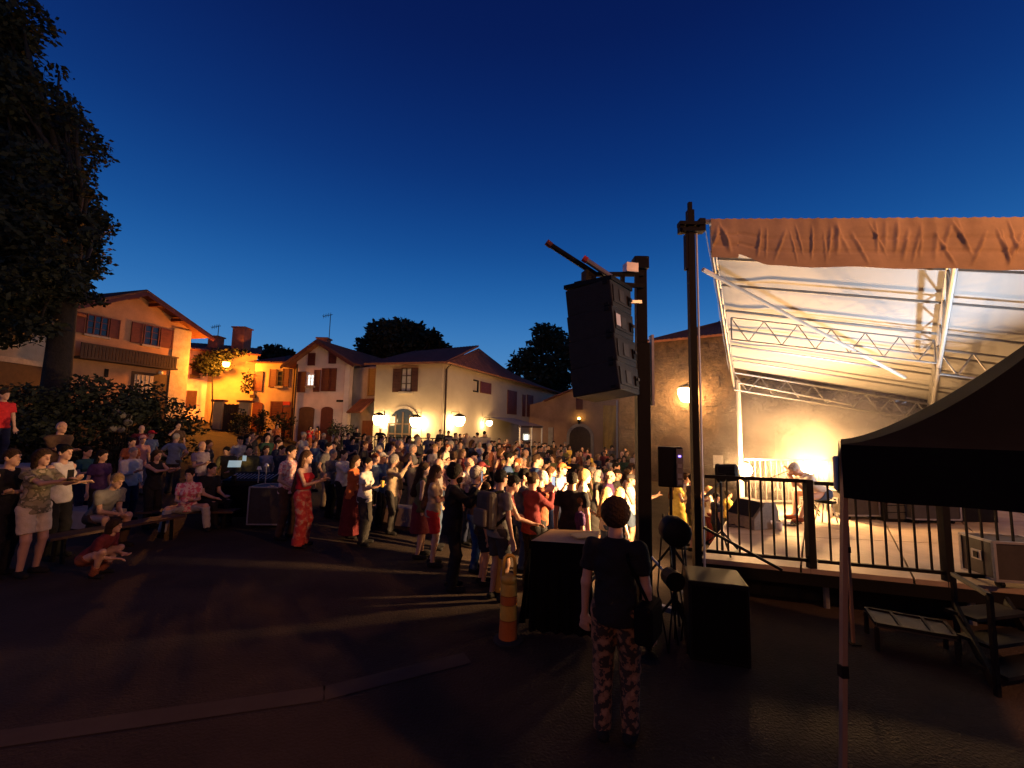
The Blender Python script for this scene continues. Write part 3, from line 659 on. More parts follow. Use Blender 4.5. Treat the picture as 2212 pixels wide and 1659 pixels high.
def blooms():
    rg = random.Random(8); m = mat('pale_bloom', (.16, .15, .13), .8)
    t = thing('hydrangea', (*at_y(255, 900, 14.6).xy, ground_z(*at_y(255, 900, 14.6).xy)), 'pale mophead flowers in front of the dark shrubs', 'flowers')
    for k in range(8):
        q = at_y(232+rg.uniform(0, 52), 882+rg.uniform(0, 46), 14.5+rg.uniform(-.3, .3)); b = MB()
        for j in range(26):
            d = Vector((rg.gauss(0, 1), rg.gauss(0, 1), rg.gauss(0, 1))).normalized()*.11; c = q+d; x = d.orthogonal().normalized()*.045; y = d.cross(x).normalized()*.045
            b.quad(c-x-y, c+x-y, c+x+y, c-x+y)
        b.obj('bloom', m, t)
    b = MB()
    for k in range(9):
        q = at_y(232+k*6, 925, 14.6); b.tube([(q.x, q.y, ground_z(q.x, q.y)-.1), tuple(at_y(234+k*6, 895, 14.6))], .02, 5)
    b.obj('stem', M_bark, t)
blooms()
def vine():
    L = SODIUM_AT; cl = [((L.x-1.5+.5*math.sin(k*2.1)*(1+k*.12), L.y+.8, L.z+.7-.28*k*.6), (.8, .35, .45)) for k in range(7)]
    cl += [((L.x-.2, L.y+.9, L.z+.95), (1.2, .3, .35)), ((L.x+1.0, L.y+1.0, L.z-1.2), (.4, .25, .9))]
    t = thing('climbing_vine', (L.x-1.5, L.y+.9, 1.3), 'leafy climbing vine lit yellow around the street lamp', 'vine')
    MB().tube([(L.x-1.5, L.y+1.0, 1.0), (L.x-1.3, L.y+.9, 3), (L.x-1.6, L.y+.9, L.z), (L.x-.2, L.y+.9, L.z+.95)], [.07, .05, .04, .02], 6).obj('stem', M_bark, t)
    leaves(cl, 2600, .2, 77).obj('foliage', M_leaf, t)
    for px, py, Y, n in ((515, 905, 28.0, 1), (612, 912, 28.5, 2), (735, 925, 27.2, 3), (560, 905, 28.5, 4)):
        shrub(px, py, Y, (.7, .5, .55), 700, .13, ['', 'bushy potted plant beside the garden gate', 'plant by the big doors of the row house', 'plant at the corner of the white gable house', 'plant beside the narrow door of the yellow house'][n], 90+n, 'plant', M_leaf, 'plant', 'plants along the house fronts')
vine()
# ------------------------------------------------------------------ stage
ZD = .5
def lerp(a, b, t): return Vector(a)+(Vector(b)-Vector(a))*t
M_ply = mat('stage_plywood', (.34, .27, .21), .62, var=.3, scale=2.5, bump=.15, bscale=20)
M_skirt = mat('stage_skirt', (.02, .019, .018), .9, var=.3, scale=4)
M_canvas = mat('white_pvc_canvas', (.40, .41, .43), .55, var=.08, scale=2)
M_valance = mat('valance_pvc', (.54, .38, .22), .6, var=.3, scale=2.5, bump=.15, bscale=8, spec=.25)
M_dim = mat('worn_dark_metal', (.028, .026, .025), .5, metal=.5, var=.4, scale=9)
M_alu = mat('aluminium_truss', (.34, .34, .35), .45, metal=.5, var=.15, scale=10)
dA, dB = at_z(1512, 1206, ZD), at_z(2212, 1274, ZD); dB = dA+(dB-dA)*1.75
dD = at_z(1592, 1089, ZD); dC = at_z(2300, 1090, ZD)
def edge_t(px):
    """parameter along the near deck edge seen at photo column px"""
    lo, hi = -.2, 1.2
    for _ in range(40):
        m = (lo+hi)/2; q = lerp(dA, dB, m)-C0; x = q.dot(RT)/q.dot(FW)*FPX+PW/2
        if x < px: lo = m
        else: hi = m
    return (lo+hi)/2
def stage():
    t = thing('stage', ((dA.x+dB.x)/2, dA.y+1.5, 0), 'open concert stage with steel railing, white canvas roof and hanging valance', 'stage')
    # deck panels
    nu, nv = 5, 3; G = lambda u, v: lerp(lerp(dA, dB, u), lerp(dD, dC, u), v)
    for j in range(nv):
        for i in range(nu):
            g = .004; q = [G((i+a)/nu+(g if a == 0 else -g)*.5, (j+b)/nv+(g if b == 0 else -g)*.5) for a, b in ((0, 0), (1, 0), (1, 1), (0, 1))]
            MB().hexa([p-Vector((0, 0, .06)) for p in q]+q).obj('deck_panel', M_ply, t)
    dn = Vector((0, 0, -.064)); b = MB()
    for a, c in ((dA, dB), (dA, dD), (dD, dC)):
        b = MB(); b.hexa([a+dn-Vector((0, 0, .14)), c+dn-Vector((0, 0, .14)), c+dn-Vector((0, -.05, .14)), a+dn-Vector((0, -.05, .14)), a+dn, c+dn, c+dn+Vector((0, .05, 0)), a+dn+Vector((0, .05, 0))]); b.obj('deck_beam', M_black, t)
    for u, v in ((.01, .02), (.25, .02), (.5, .02), (.75, .02), (.02, .97), (.4, .97), (.8, .97), (.02, .5), (.4, .5)):
        q = G(u, v); MB().tube([(q.x, q.y+.05, ground_z(q.x, q.y)-.02), (q.x, q.y+.05, ZD-.21)], .035, 8).obj('deck_leg', M_galv, t)
    # fabric skirt under the near edge, set back
    b = MB(); n = 60; a, c = dA+Vector((.35, .35, 0)), dB+Vector((0, .35, 0))
    for i in range(n+1):
        q = lerp(a, c, i/n); w = .03*math.sin(i*1.9); b.v += [(q.x, q.y+w, ground_z(q.x, q.y)-.02), (q.x, q.y+w*.5, ZD-.07)]
    b.f = [(2*i, 2*i+2, 2*i+3, 2*i+1) for i in range(n)]; b.obj('skirt', M_skirt, t)
    # near railing
    def rail(p0, p1, zt, posts, m, nm='railing'):
        L = (p1-p0).length; r = MB().bar(p0+Vector((0, 0, zt)), p1+Vector((0, 0, zt)), .045).obj(nm, m, t)
        MB().bar(p0+Vector((0, 0, .09)), p1+Vector((0, 0, .09)), .04).obj('bottom_rail', m, r)
        for s in posts: q = lerp(p0, p1, s); MB().bar(q+Vector((0, 0, -.12)), q+Vector((0, 0, zt+.02)), .085).obj('post', m, r)
        n = int(L/.135)
        for k in range(1, n):
            if any(abs(k/n-s)*L < .07 for s in posts): continue
            q = lerp(p0, p1, k/n); MB().bar(q+Vector((0, 0, .11)), q+Vector((0, 0, zt-.022)), .018).obj('bar', m, r)
    off = Vector((.02, .06, 0)); t1, t2, t3 = edge_t(1527), edge_t(1757), edge_t(2056)
    rail(lerp(dA, dB, t1)+off, lerp(dA, dB, t2)+off, 1.08, (1.0,), M_black)
    rail(lerp(dA, dB, t2+.012)+off, lerp(dA, dB, t3)+off, 1.06, (1.0,), M_black)
    rail(lerp(dA, dB, t3+.012)+off, dB+off, 1.06, (1.0,), M_black)
    rail(dD+Vector((.15, -.08, 0)), lerp(dD, dC, .35)+Vector((0, -.08, 0)), 1.05, (.45, 1.0), M_galv, 'back_railing')
    # roof sheet
    NL, FL = at_y(1531, 484, 5.75), at_y(1580, 800, 10.0); NR, FR = at_y(2212, 482, 5.0), at_y(2095, 884, 10.4)
    NR = NL+(NR-NL)*1.7; FR = FL+(FR-FL)*1.75
    Rf = lambda u, v: lerp(lerp(NL, NR, u), lerp(FL, FR, u), v)
    b = MB(); nu, nv = 48, 30
    for j in range(nv+1):
        for i in range(nu+1):
            u, v = i/nu, j/nv; q = Rf(u, v); sag = .05*math.sin(math.pi*((v*6) % 1))*math.sin(math.pi*min(1, 8*u*(1-u)+.2)); b.v.append((q.x, q.y, q.z+.06-sag))
    for j in range(nv):
        for i in range(nu): a = j*(nu+1)+i; b.f.append((a, a+1, a+nu+2, a+nu+1))
    rs = b.obj('roof_canvas', M_canvas, t, smooth=True)
    # hanging valance on the near edge, creased
    b = MB(); nu, nv = 640, 26; rg = random.Random(12)
    cre = [(rg.uniform(0, 1), rg.uniform(-.05, .05), rg.uniform(.0016, .0045), rg.uniform(.012, .03), rg.uniform(0, .6)) for _ in range(46)]
    for j in range(nv+1):
        for i in range(nu+1):
            u, v = i/nu, j/nv; q = lerp(NL, NR, u)
            drop = .50+.17*sstep(.05, .12, u)+.008*math.sin(u*40)
            if u < .055: drop = .56
            d = .004*math.sin(u*150+2*math.sin(u*30))*(1-v)+.008*math.sin(u*37+v*3)*v
            for c0, sk, wd, am, v0 in cre: d += 1.0*am*math.exp(-((u-c0-sk*(v-.5))/wd)**2)*math.sin(math.pi*min(1, max(0, (v-v0*.5)/.7)))
            for vb in (.42, .68): d -= .012*math.exp(-((v-vb-.02*math.sin(u*9))/.025)**2)
            b.v.append((q.x-.0, q.y-.07-d, q.z+.05-v*drop-.012*abs(math.sin(u*190))*(v < .03)))
    for j in range(nv):
        for i in range(nu): a = j*(nu+1)+i; b.f.append((a, a+1, a+nu+2, a+nu+1))
    b.obj('valance', M_valance, t, smooth=True)
    MB().tube([NL+Vector((-.1, 0, .03)), NR+Vector((0, 0, .03))], .035, 8).obj('eave_tube', M_alu, t)
    # lattice girders
    def truss(p0, p1, dep, n, nm='truss', r=.028, m=M_alu):
        r *= .8
        dv = Vector((0, 0, -dep)); up_ = MB().tube([p0, p1], r, 8).obj(nm, m, t); MB().tube([p0+dv, p1+dv], r, 8).obj('lower_chord', m, up_)
        for k in range(n):
            a, c = lerp(p0, p1, k/n), lerp(p0, p1, (k+1)/n); mid = (a+c)/2+dv
            MB().tube([a, mid], r*.55, 6).obj('lattice_bar', m, up_); MB().tube([mid, c], r*.55, 6).obj('lattice_bar', m, up_)
        for q in (p0, p1): MB().tube([q, q+dv], r*.8, 6).obj('end_post', m, up_)
    z_ = Vector((0, 0, -.05))
    truss(Rf(.005, .0)+z_, Rf(.005, 1)+z_, .34, 10)
    um = .40
    truss(Rf(.47, .02)+z_, Rf(.47, 1)+z_, .42, 8, r=.04, m=M_alu)
    truss(Rf(.9, .02)+z_, Rf(.9, 1)+z_, .42, 8, r=.04)
    truss(Rf(.005, .985)+z_*1.5, Rf(1, .985)+z_*1.5, .40, 16)
    truss(Rf(.47, .5)+z_*3, Rf(1, .5)+z_*3, .45, 7, r=.03)
    truss(Rf(.02, .45)+z_*3, Rf(.46, .45)+z_*3, .40, 6, r=.02)
    for v in (.14, .28, .44, .58, .72, .86): 
        MB().tube([Rf(0.01, v)+z_, Rf(1, v)+z_], .024, 6).obj('purlin', M_alu, t)
    MB().tube([NL+Vector((-.05, .1, -.62)), Rf(.40, .62)+Vector((0, 0, -.45))], .03, 8).obj('brace_tube', M_white_metal, t)
    MB().tube([Rf(.46, .95)+Vector((0, 0, -.45)), Rf(.80, .25)+Vector((0, 0, -.3))], .03, 8).obj('brace_tube', M_white_metal, t)
    MB().tube([FL+Vector((.1, -.1, -.3)), Rf(.28, .97)+Vector((0, 0, -.42))], .022, 8).obj('brace_tube', M_alu, t)
    # side sheet strip of the roof edge
    b = MB(); n = 24
    for i in range(n+1):
        q = Rf(0, i/n); b.v += [(q.x-.06, q.y, q.z+.06), (q.x-.05, q.y, q.z-.10-.03*math.sin(i*1.3))]
    b.f = [(2*i, 2*i+1, 2*i+3, 2*i+2) for i in range(n)]; b.obj('edge_sheet', M_canvas, t)
    # masts
    q = at_y(1506, 1200, 5.72); x, y = q.x, q.y; zt = at_y(1506, 438, 5.72).z
    pm = MB().bar((x, y, 0), (x, y, zt-.12), .088).obj('mast', M_black, t)
    MB().bar((x, y, zt-.12), (x, y, zt), .05).obj('mast_pin', M_black, pm)
    for dz, w in ((.33, .34), (.42, .28)): MB().box((x, y-.02, zt-dz), (w, .12, .05)).obj('sleeve_block', M_black, pm)
    MB().box((x-.13, y, zt-.37), (.06, .1, .16)).obj('winch_block', M_black, pm); MB().box((x+.15, y, zt-.34), (.08, .12, .18)).obj('winch_block', M_black, pm)
    MB().box((x-.065, y, zt-.72), (.03, .09, .5)).obj('mast_sleeve', M_black, pm)
    MB().tube([(x+.085, y-.02, .45), (x+.075, y-.02, zt-.45)], .013, 6).obj('guy_tube', M_white_metal, pm)
    MB().bar((x+.06, y-.06, .97), at_y(1690, 1232, 5.25), .03).obj('diagonal_brace', M_black, pm)
    MB().box((x, y, .02), (.5, .5, .04)).obj('base_plate', M_black, pm)
    b0 = Vector((dD.x+.05, dD.y-.15, ZD)); MB().tube([b0, (b0.x-.02, b0.y, FL.z-.2)], .05, 10).obj('back_mast', M_white_metal, t)
    return t, Rf
STAGE, RF = stage()

def floodlight(loc, aim, label, energy, color, angle, estr, stand_z, size=.2, name='floodlight', doors=False):
    loc = Vector(loc); d = (Vector(aim)-loc).normalized(); t = thing(name, (loc.x, loc.y, stand_z), label, 'stage light', 'stage lights')
    q = d.to_track_quat('Z', 'Y').to_matrix(); b = MB(); n = 16
    prof = [(size*.35, -size*1.3), (size*.62, -size*1.15), (size*.66, -.0), (size*.72, size*.02), (size*.72, size*.2), (size*.6, size*.2), (size*.58, size*.05)]
    base = len(b.v)
    for r, z in prof:
        for k in range(n): a = 2*math.pi*k/n; b.v.append(tuple(loc+q@Vector((r*math.cos(a), r*math.sin(a), z))))
    for i in range(len(prof)-1):
        for k in range(n): b.f.append((i*n+k, i*n+(k+1) % n, (i+1)*n+(k+1) % n, (i+1)*n+k))
    b.f.append(tuple(range(n))[::-1]); b.obj('housing', M_black, t, smooth=False)
    b = MB(); n2 = 16
    ring = [tuple(loc+q@Vector((size*.57*math.cos(2*math.pi*k/n2), size*.57*math.sin(2*math.pi*k/n2), size*.08))) for k in range(n2)]; b.poly(ring)
    b.obj('lens', mat('lens_%s' % len(MATS), (.9, .9, .9), .3, emit=color, estr=estr), t)
    MB().tube([(loc.x, loc.y, stand_z), (loc.x, loc.y, loc.z-size*.72)], .018, 8).obj('stand', M_black, t)
    b = MB()
    for k in range(3): a = k*2.1+.4; b.bar((loc.x, loc.y, stand_z+.28), (loc.x+.3*math.cos(a), loc.y+.3*math.sin(a), stand_z+.01), .02)
    b.obj('tripod', M_black, t)
    for s in (-1, 1): MB().bar(loc+q@Vector((s*size*.75, 0, 0)), loc+q@Vector((s*size*.75, -size*.1, -size*.5)), .02).obj('yoke_arm', M_black, t)
    if doors:
        for sgn, nm in ((1, 'top_barn_door'), (-1, 'lower_barn_door')):
            a, c = (size*.7, size*.2), ((size*.52, size*2.3) if sgn > 0 else (size*1.7, size*1.2)); bb = MB()
            bb.quad(*[loc+q@Vector((sx*w_, sgn*yy, zz)) for (yy, zz), w_ in ((a, size*.7), (c, size*1.6)) for sx in ((-1, 1) if (yy, zz) == a else (1, -1))]); bb.obj(nm, M_black, t)
    lamp('lamp_light', 'SPOT', loc+d*(size*.25), energy, color, t, radius=size*.5, target=loc+d*5, angle=angle, blend=.85)
    return t
STG = (1.0, .55, .22)
FA = at_y(1610, 1015, 9.45); FB = at_y(1556, 1022, 6.3)
def globe_light(loc, label, energy, color):
    loc = Vector(loc); t = thing('globe_light', (loc.x, loc.y, ZD), label, 'stage light', 'stage lights')
    MB().lathe(loc, [(.02, -.14), (.09, -.11), (.135, -.03), (.135, .03), (.09, .11), (.02, .14)], 16).obj('globe', mat('globe_glow', (.9, .85, .7), .3, emit=color, estr=70), t, smooth=True)
    MB().lathe(loc, [(.03, -.26), (.07, -.24), (.08, -.145), (.03, -.142)], 12).obj('socket', M_black, t)
    MB().tube([(loc.x, loc.y, ZD), loc-Vector((0, 0, .26))], .018, 8).obj('stand', M_black, t)
    for k in range(3): a = k*2.1+.4; MB().bar((loc.x, loc.y, ZD+.28), (loc.x+.3*math.cos(a), loc.y+.3*math.sin(a), ZD+.01), .02).obj('tripod_leg', M_black, t)
    for d in ((.14, -.17, -.02), (-.15, .15, -.02)): lamp('lamp_light', 'POINT', loc+Vector(d), energy/2, color, t, radius=.06)
globe_light(FA, 'blazing globe light on a stand by the back railing of the stage', 400, STG)
globe_light(at_y(1747, 1010, 9.35), 'blazing globe light just behind the head of the performer', 850, (1, .52, .18))
floodlight(FB, (-2.0, 10.4, .8), 'black spotlight on a stand at the stage corner, aimed at the crowd', 5400, STG, 130, 6, ZD, .19, doors=True)
ROOF_FILL = Vector((8.3, 9.5, .85))  # added fill lamp behind the amplifiers, there only to warm the roof canvas
floodlight(ROOF_FILL, (4.6, 7.4, 4.2), 'added fill light on the deck behind the amplifiers, aimed up at the roof', 120, (1, .66, .36), 120, 20, ZD, .2)
FD = Vector((8.6, 6.7, .95))
floodlight(FD, (4.0, 6.9, 4.6), 'cool white floodlight at the far right of the stage', 1100, (.84, .92, 1.0), 110, 20, ZD, .2)

# ---- things on the stage
def on_deck(px, py): return at_z(px, py, ZD)
def wedge():
    q = on_deck(1625, 1136); t = thing('stage_monitor', (q.x, q.y, ZD), 'grey wedge stage monitor on the deck near the crowd edge', 'speaker')
    prof = [(-.30, 0), (.30, 0), (.30, .18), (.02, .46), (-.22, .46), (-.30, .30)]; A = R(200); u = Vector((math.cos(A), math.sin(A), 0)); w = Vector((-u.y, u.x, 0)); b = MB(); n = len(prof)
    for s in (-.3, .3): b.v += [tuple(q+u*x+w*s+Vector((0, 0, z))) for x, z in prof]
    b.f = [tuple(range(n)), tuple(range(2*n-1, n-1, -1))]+[(i, n+i, n+(i+1) % n, (i+1) % n) for i in range(n)]
    b.obj('cabinet', mat('grey_carpet_cabinet', (.16, .145, .13), .9, var=.3, scale=20), t, bevel=.012)
    g = MB(); a0, a1 = Vector((.285, 0, .205)), Vector((.035, 0, .445))
    pts = [q+u*(x+.012)+w*s+Vector((0, 0, z+.012)) for (x, z), s in (((.285, .205), -.27), ((.285, .205), .27), ((.035, .445), .27), ((.035, .445), -.27))]; g.poly(pts); g.obj('grille', M_black, t)
wedge()
def cup(px, py, r, h, lab, m): 
    q = on_deck(px, py); o = MB().lathe(q+Vector((0, 0, .002)), [(r*.8, 0), (r, h), (r*.92, h), (r*.75, .01)], 12).obj('cup', m, smooth=True); o.location = (0, 0, 0); tag(o, lab, 'cup', 'cups and bottles on the stage floor')
cup(1662, 1142, .055, .15, 'white paper cup on the deck in front of the wedge monitor', M_white_metal)
cup(1684, 1145, .05, .13, 'second white cup to the right of the first on the deck', M_white_metal)
cup(1697, 1134, .08, .07, 'low white bowl beside the two cups on the deck', M_white_metal)
for px, lab in ((1794, 'left of two pale water bottles beside the performer'), (1812, 'right of two pale water bottles beside the performer')):
    q = on_deck(px, 1117); o = MB().lathe(q, [(.036, 0), (.038, .02), (.038, .17), (.015, .22), (.014, .25)], 12).obj('water_bottle', mat('bottle_plastic', (.7, .7, .66), .3), smooth=True); tag(o, lab, 'bottle', 'cups and bottles on the stage floor')
def mic():
    q = on_deck(1655, 1113); t = thing('microphone_stand', q, 'thin boom microphone stand pointing at the seated performer', 'microphone stand'); h = q+Vector((0, 0, .72)); e = at_y(1712, 1014, q.y-.3)
    MB().tube([q, h], .012, 8).obj('pole', M_galv, t); MB().tube([h-(e-h)*.15, e], .008, 6).obj('boom', M_black, t); MB().lathe(q, [(.15, 0), (.15, .015), (.02, .03)], 14).obj('base', M_black, t)
    MB().tube([e, e+(e-h).normalized()*.14], [.014, .024], 8).obj('microphone', M_black, t)
mic()
def flight_case(c, sz, rz, lab, latch=True):
    c = Vector(c); t = thing('flight_case', c, lab, 'flight case', 'flight cases'); m = Matrix.Rotation(rz, 3, 'Z'); k = c+Vector((0, 0, sz[2]/2+.09))
    MB().box(k, sz, rz).obj('body', mat('case_laminate', (.05, .045, .042), .5, var=.3, scale=8), t)
    for a in (-1, 1):
        for b_ in (-1, 1):
            MB().bar(k+m@Vector((a*sz[0]/2, b_*sz[1]/2, -sz[2]/2-.005)), k+m@Vector((a*sz[0]/2, b_*sz[1]/2, sz[2]/2+.005)), .03).obj('corner_trim', M_alu, t)
            MB().bar(k+m@Vector((-sz[0]/2-.01, a*sz[1]/2, b_*sz[2]/2)), k+m@Vector((sz[0]/2+.01, a*sz[1]/2, b_*sz[2]/2)), .026).obj('edge_trim', M_alu, t)
            MB().bar(k+m@Vector((a*sz[0]/2, -sz[1]/2-.01, b_*sz[2]/2)), k+m@Vector((a*sz[0]/2, sz[1]/2+.01, b_*sz[2]/2)), .026).obj('edge_trim', M_alu, t)
            MB().tube([c+m@Vector((a*sz[0]*.38-.02, b_*sz[1]*.38, .045)), c+m@Vector((a*sz[0]*.38+.02, b_*sz[1]*.38, .045))], .045, 10).obj('castor', M_black, t)
    if latch:
        for s in (-1, 1):
            MB().box(k+m@Vector((s*(sz[0]/2+.008), 0, .02)), (.012, .13, .11), rz).obj('latch_plate', M_alu, t); MB().box(k+m@Vector((s*(sz[0]/2+.02), 0, .02)), (.014, .05, .07), rz).obj('latch', M_black, t)
    return t
def deck_y(px, py, dy=0): q = at_z(px, py, ZD); return (q.x, q.y+dy, ZD)
flight_case(deck_y(2182, 1262), (.62, .42, .42), R(-8), 'black flight case on castors at the right end of the stage')
flight_case(deck_y(1842, 1118), (.7, .5, .46), R(4), 'pale edged flight case right of the performer')
flight_case(deck_y(1995, 1126), (.95, .55, .5), R(2), 'long flight case with pale trim at the back of the stage')
def rack():
    q = Vector(deck_y(1920, 1122)); t = thing('amplifier_rack', q, 'black amplifier rack with small red lit display on the stage', 'rack')
    MB().box(q+Vector((0, 0, .32)), (.52, .5, .64)).obj('cabinet', M_black, t, bevel=.01)
    f = q+Vector((0, -.26, 0)); 
    for k in range(4): MB().box(f+Vector((0, 0, .12+.13*k)), (.46, .02, .11)).obj('unit_panel', mat('rack_panel', (.06, .058, .055), .5), t)
    d = at_y(1917, 1080, f.y-.02)
    for i in range(2):
        for j in range(3): MB().box((d.x-.035+.07*i, f.y-.016, d.z+.035-.035*j), (.05, .012, .016)).obj('display_segment', mat('red_led', (.4, .02, .02), .4, emit=(1, .04, .03), estr=5), t)
    MB().box(Vector(deck_y(2010+60, 1122))+Vector((0, 0, .35)), (1.1, .5, .7)).obj('side_cabinet', M_black, t, bevel=.01)
rack()
def guitar_cable():
    rg = random.Random(4)
    for k, lab in enumerate(('tangled black cable on the deck below the wedge monitor', 'loose black cable running under the microphone boom', 'coil of cable at the feet of the performer')):
        px, py = ((1580, 1138), (1668, 1128), (1702, 1134))[k]; q = on_deck(px, py); pts = []
        for i in range(26):
            a = i*.55; r_ = .14+.05*math.sin(i*1.3); pts.append((q.x+(i*.018 if k != 2 else 0)+r_*math.cos(a), q.y+r_*.8*math.sin(a), ZD+.012+.004*(i % 3)))
        tag(MB().tube(pts, .009, 6).obj('cable', M_black, smooth=True), lab, 'cable', 'cables on the stage')
guitar_cable()

# ------------------------------------------------------------------ speaker tower
def tower():
    q = at_z(1392, 1322, 0); x, y = q.x, q.y
    t = thing('speaker_tower', (x, y, 0), 'black crank lift tower holding up the speaker array', 'lift tower')
    zt = at_y(1387, 556, y).z; zm = at_y(1400, 742, y).z
    MB().box((x, y, zm/2), (.165, .15, zm)).obj('outer_mast', M_black, t, bevel=.008)
    MB().box((x-.01, y, (zm+zt)/2), (.135, .12, zt-zm)).obj('inner_mast', M_black, t, bevel=.008)
    MB().box((x-.02, y-.02, zt-.10), (.19, .17, .16)).obj('head_block', M_black, t, bevel=.01)
    MB().box((x+.115, y-.02, zm-.35), (.03, .12, .9)).obj('cable_guide', M_galv, t)
    for k in range(4):
        a = R((200, 255, 320, 80)[k]); L = 1.05; e = Vector((x+L*math.cos(a), y+L*math.sin(a), .03))
        MB().bar((x, y, .12), e+Vector((0, 0, .05)), .06, .06).obj('outrigger', M_black if k != 2 else M_galv, t)
        MB().lathe(e-Vector((0, 0, .03)), [(.09, 0), (.08, .02), (.02, .05), (.02, .14)], 12).obj('foot_pad', M_black, t)
        MB().tube([(x, y, .75), Vector((x, y, .12)).lerp(e, .72)+Vector((0, 0, .02))], .018, 6).obj('stay', M_galv, t)
    # lifting forks at the top, drilled with slots
    h = at_y(1380, 600, y); f = at_y(1268, 594, y-.05)
    fk = MB().bar((x, y-.08, h.z+.02), (f.x, f.y-.1, f.z-.03), .05, .05).obj('fork', M_black, t)
    MB().bar((x, y-.08, h.z-.14), (f.x, f.y-.1, f.z-.13), .05, .05).obj('fork_lower', M_black, t)
    for k in range(4): a = lerp((x, y-.08, h.z+.02), (f.x, f.y-.1, f.z-.03), .12+.26*k); MB().bar(a, a-Vector((0, 0, .14)), .05).obj('fork_web', M_black, fk)
    e = at_y(1187, 528, y-.15); MB().tube([f+Vector((.1, -.08, -.02)), e], .035, 10).obj('boom_tube', M_black, t)
    MB().tube([e-(e-f).normalized()*.03, e+(e-f).normalized()*.05], .042, 10).obj('tube_end', M_shutter, t)
    e2 = at_y(1268, 563, y-.2); MB().tube([at_y(1320, 598, y-.2), e2], .035, 10).obj('cross_tube', M_galv, t)
    MB().tube([e2, e2+(e2-at_y(1320, 598, y-.2)).normalized()*.06], .042, 10).obj('tube_end', mat('red_cap', (.4, .03, .03), .5), t)
    MB().box(at_y(1362, 580, y-.1), (.16, .12, .12), .2).obj('clamp', M_galv, t); MB().box(at_y(1270, 598, y-.1), (.12, .14, .14), .3).obj('clamp', M_black, t)
    MB().tube([at_y(1345, 615, y-.1), at_y(1343, 640, y-.1)], .02, 6).obj('hook', M_galv, t)
    MB().bar((x-.02, y-.05, at_y(1380, 655, y).z), at_y(1358, 652, y-.1), .04).obj('bracket', M_galv, t)
    return x, y
TX, TY = tower()
def array():
    c = at_y(1304, 740, TY-.15); t = thing('line_array', c, 'hanging black speaker array with tilted cabinets above the crowd', 'speakers')
    rz = R(-39.7); U = Vector((math.cos(rz), math.sin(rz), 0)); Bk = Vector((-U.y, U.x, 0))  # U: towards camera right, Bk: away right
    hgt = .335; w, d = .62, .58; top = at_y(1292, 628, TY-.15)
    pos = Vector((top.x, top.y, top.z)); tilt = 0.02
    MB().box(pos+Vector((0, 0, .03)), (w+.04, d, .05), rz).obj('top_frame', M_black, t)
    MB().box(pos-U*.18+Vector((0, 0, .08)), (.1, d*.7, .05), rz).obj('rigging_bar', M_black, t)
    for k in range(4):
        ang = tilt+.05+.02*k; m = Matrix.Rotation(rz, 3, 'Z')@Matrix.Rotation(-ang, 3, 'Y')@Matrix.Rotation(-.02*k, 3, 'X')
        cc = pos+m@Vector((0, 0, -hgt/2-.003)); h = Vector((w/2, d/2, hgt/2)); b = MB()
        b.hexa([cc+m@Vector((a*h.x, bb*h.y*(.9 if e < 0 else 1), e*h.z)) for e in (-1, 1) for a, bb in ((-1, -1), (1, -1), (1, 1), (-1, 1))])
        cab = b.obj('cabinet', mat('speaker_paint', (.02, .019, .018), .75, var=.3, scale=14, bump=.3, bscale=90), t, bevel=.012)
        # rear plate on the camera-right side (+U), with connector panel and handle recess
        def plate(nm, y0, y1, z0, z1, o0, o1, mt):
            bb = MB(); bb.hexa([cc+m@Vector((h.x+o, yy, zz)) for zz in (z0, z1) for o, yy in ((o0, y0), (o1, y0), (o1, y1), (o0, y1))]); return bb.obj(nm, mt, cab)
        mg = mat('speaker_rear', (.024, .02, .017), .7, var=.35, scale=12)
        plate('rear_panel', -h.y*.82, h.y*.82, -h.z*.62, h.z*.62, .002, .012, mg)
        plate('handle', h.y*.45, h.y*.72, -h.z*.45, h.z*.25, .014, .03, M_black); plate('handle_grip', h.y*.5, h.y*.68, -h.z*.1, h.z*.12, .032, .05, M_dim)
        plate('connector_plate', -h.y*.35, h.y*.1, -h.z*.45, h.z*.45, .014, .02, mat('connector_grey', (.035, .03, .026), .6))
        if k == 1: plate('paper_label', -h.y*.78, -h.y*.40, -h.z*.35, h.z*.5, .014, .017, mat('paper', (.62, .55, .5), .8, var=.1))
        # side pins on the flat face
        for zz in (-h.z*.8, h.z*.8):
            bb = MB(); bb.hexa([cc+m@Vector((xx, -h.y-o, zz+e*.018)) for e in (-1, 1) for xx, o in ((h.x*.7, .012), (h.x*.9, .012), (h.x*.9, .002), (h.x*.7, .002))]); bb.obj('rigging_pin', M_black, cab)
        pos = pos+m@Vector((0, 0, -hgt-.005))
array()
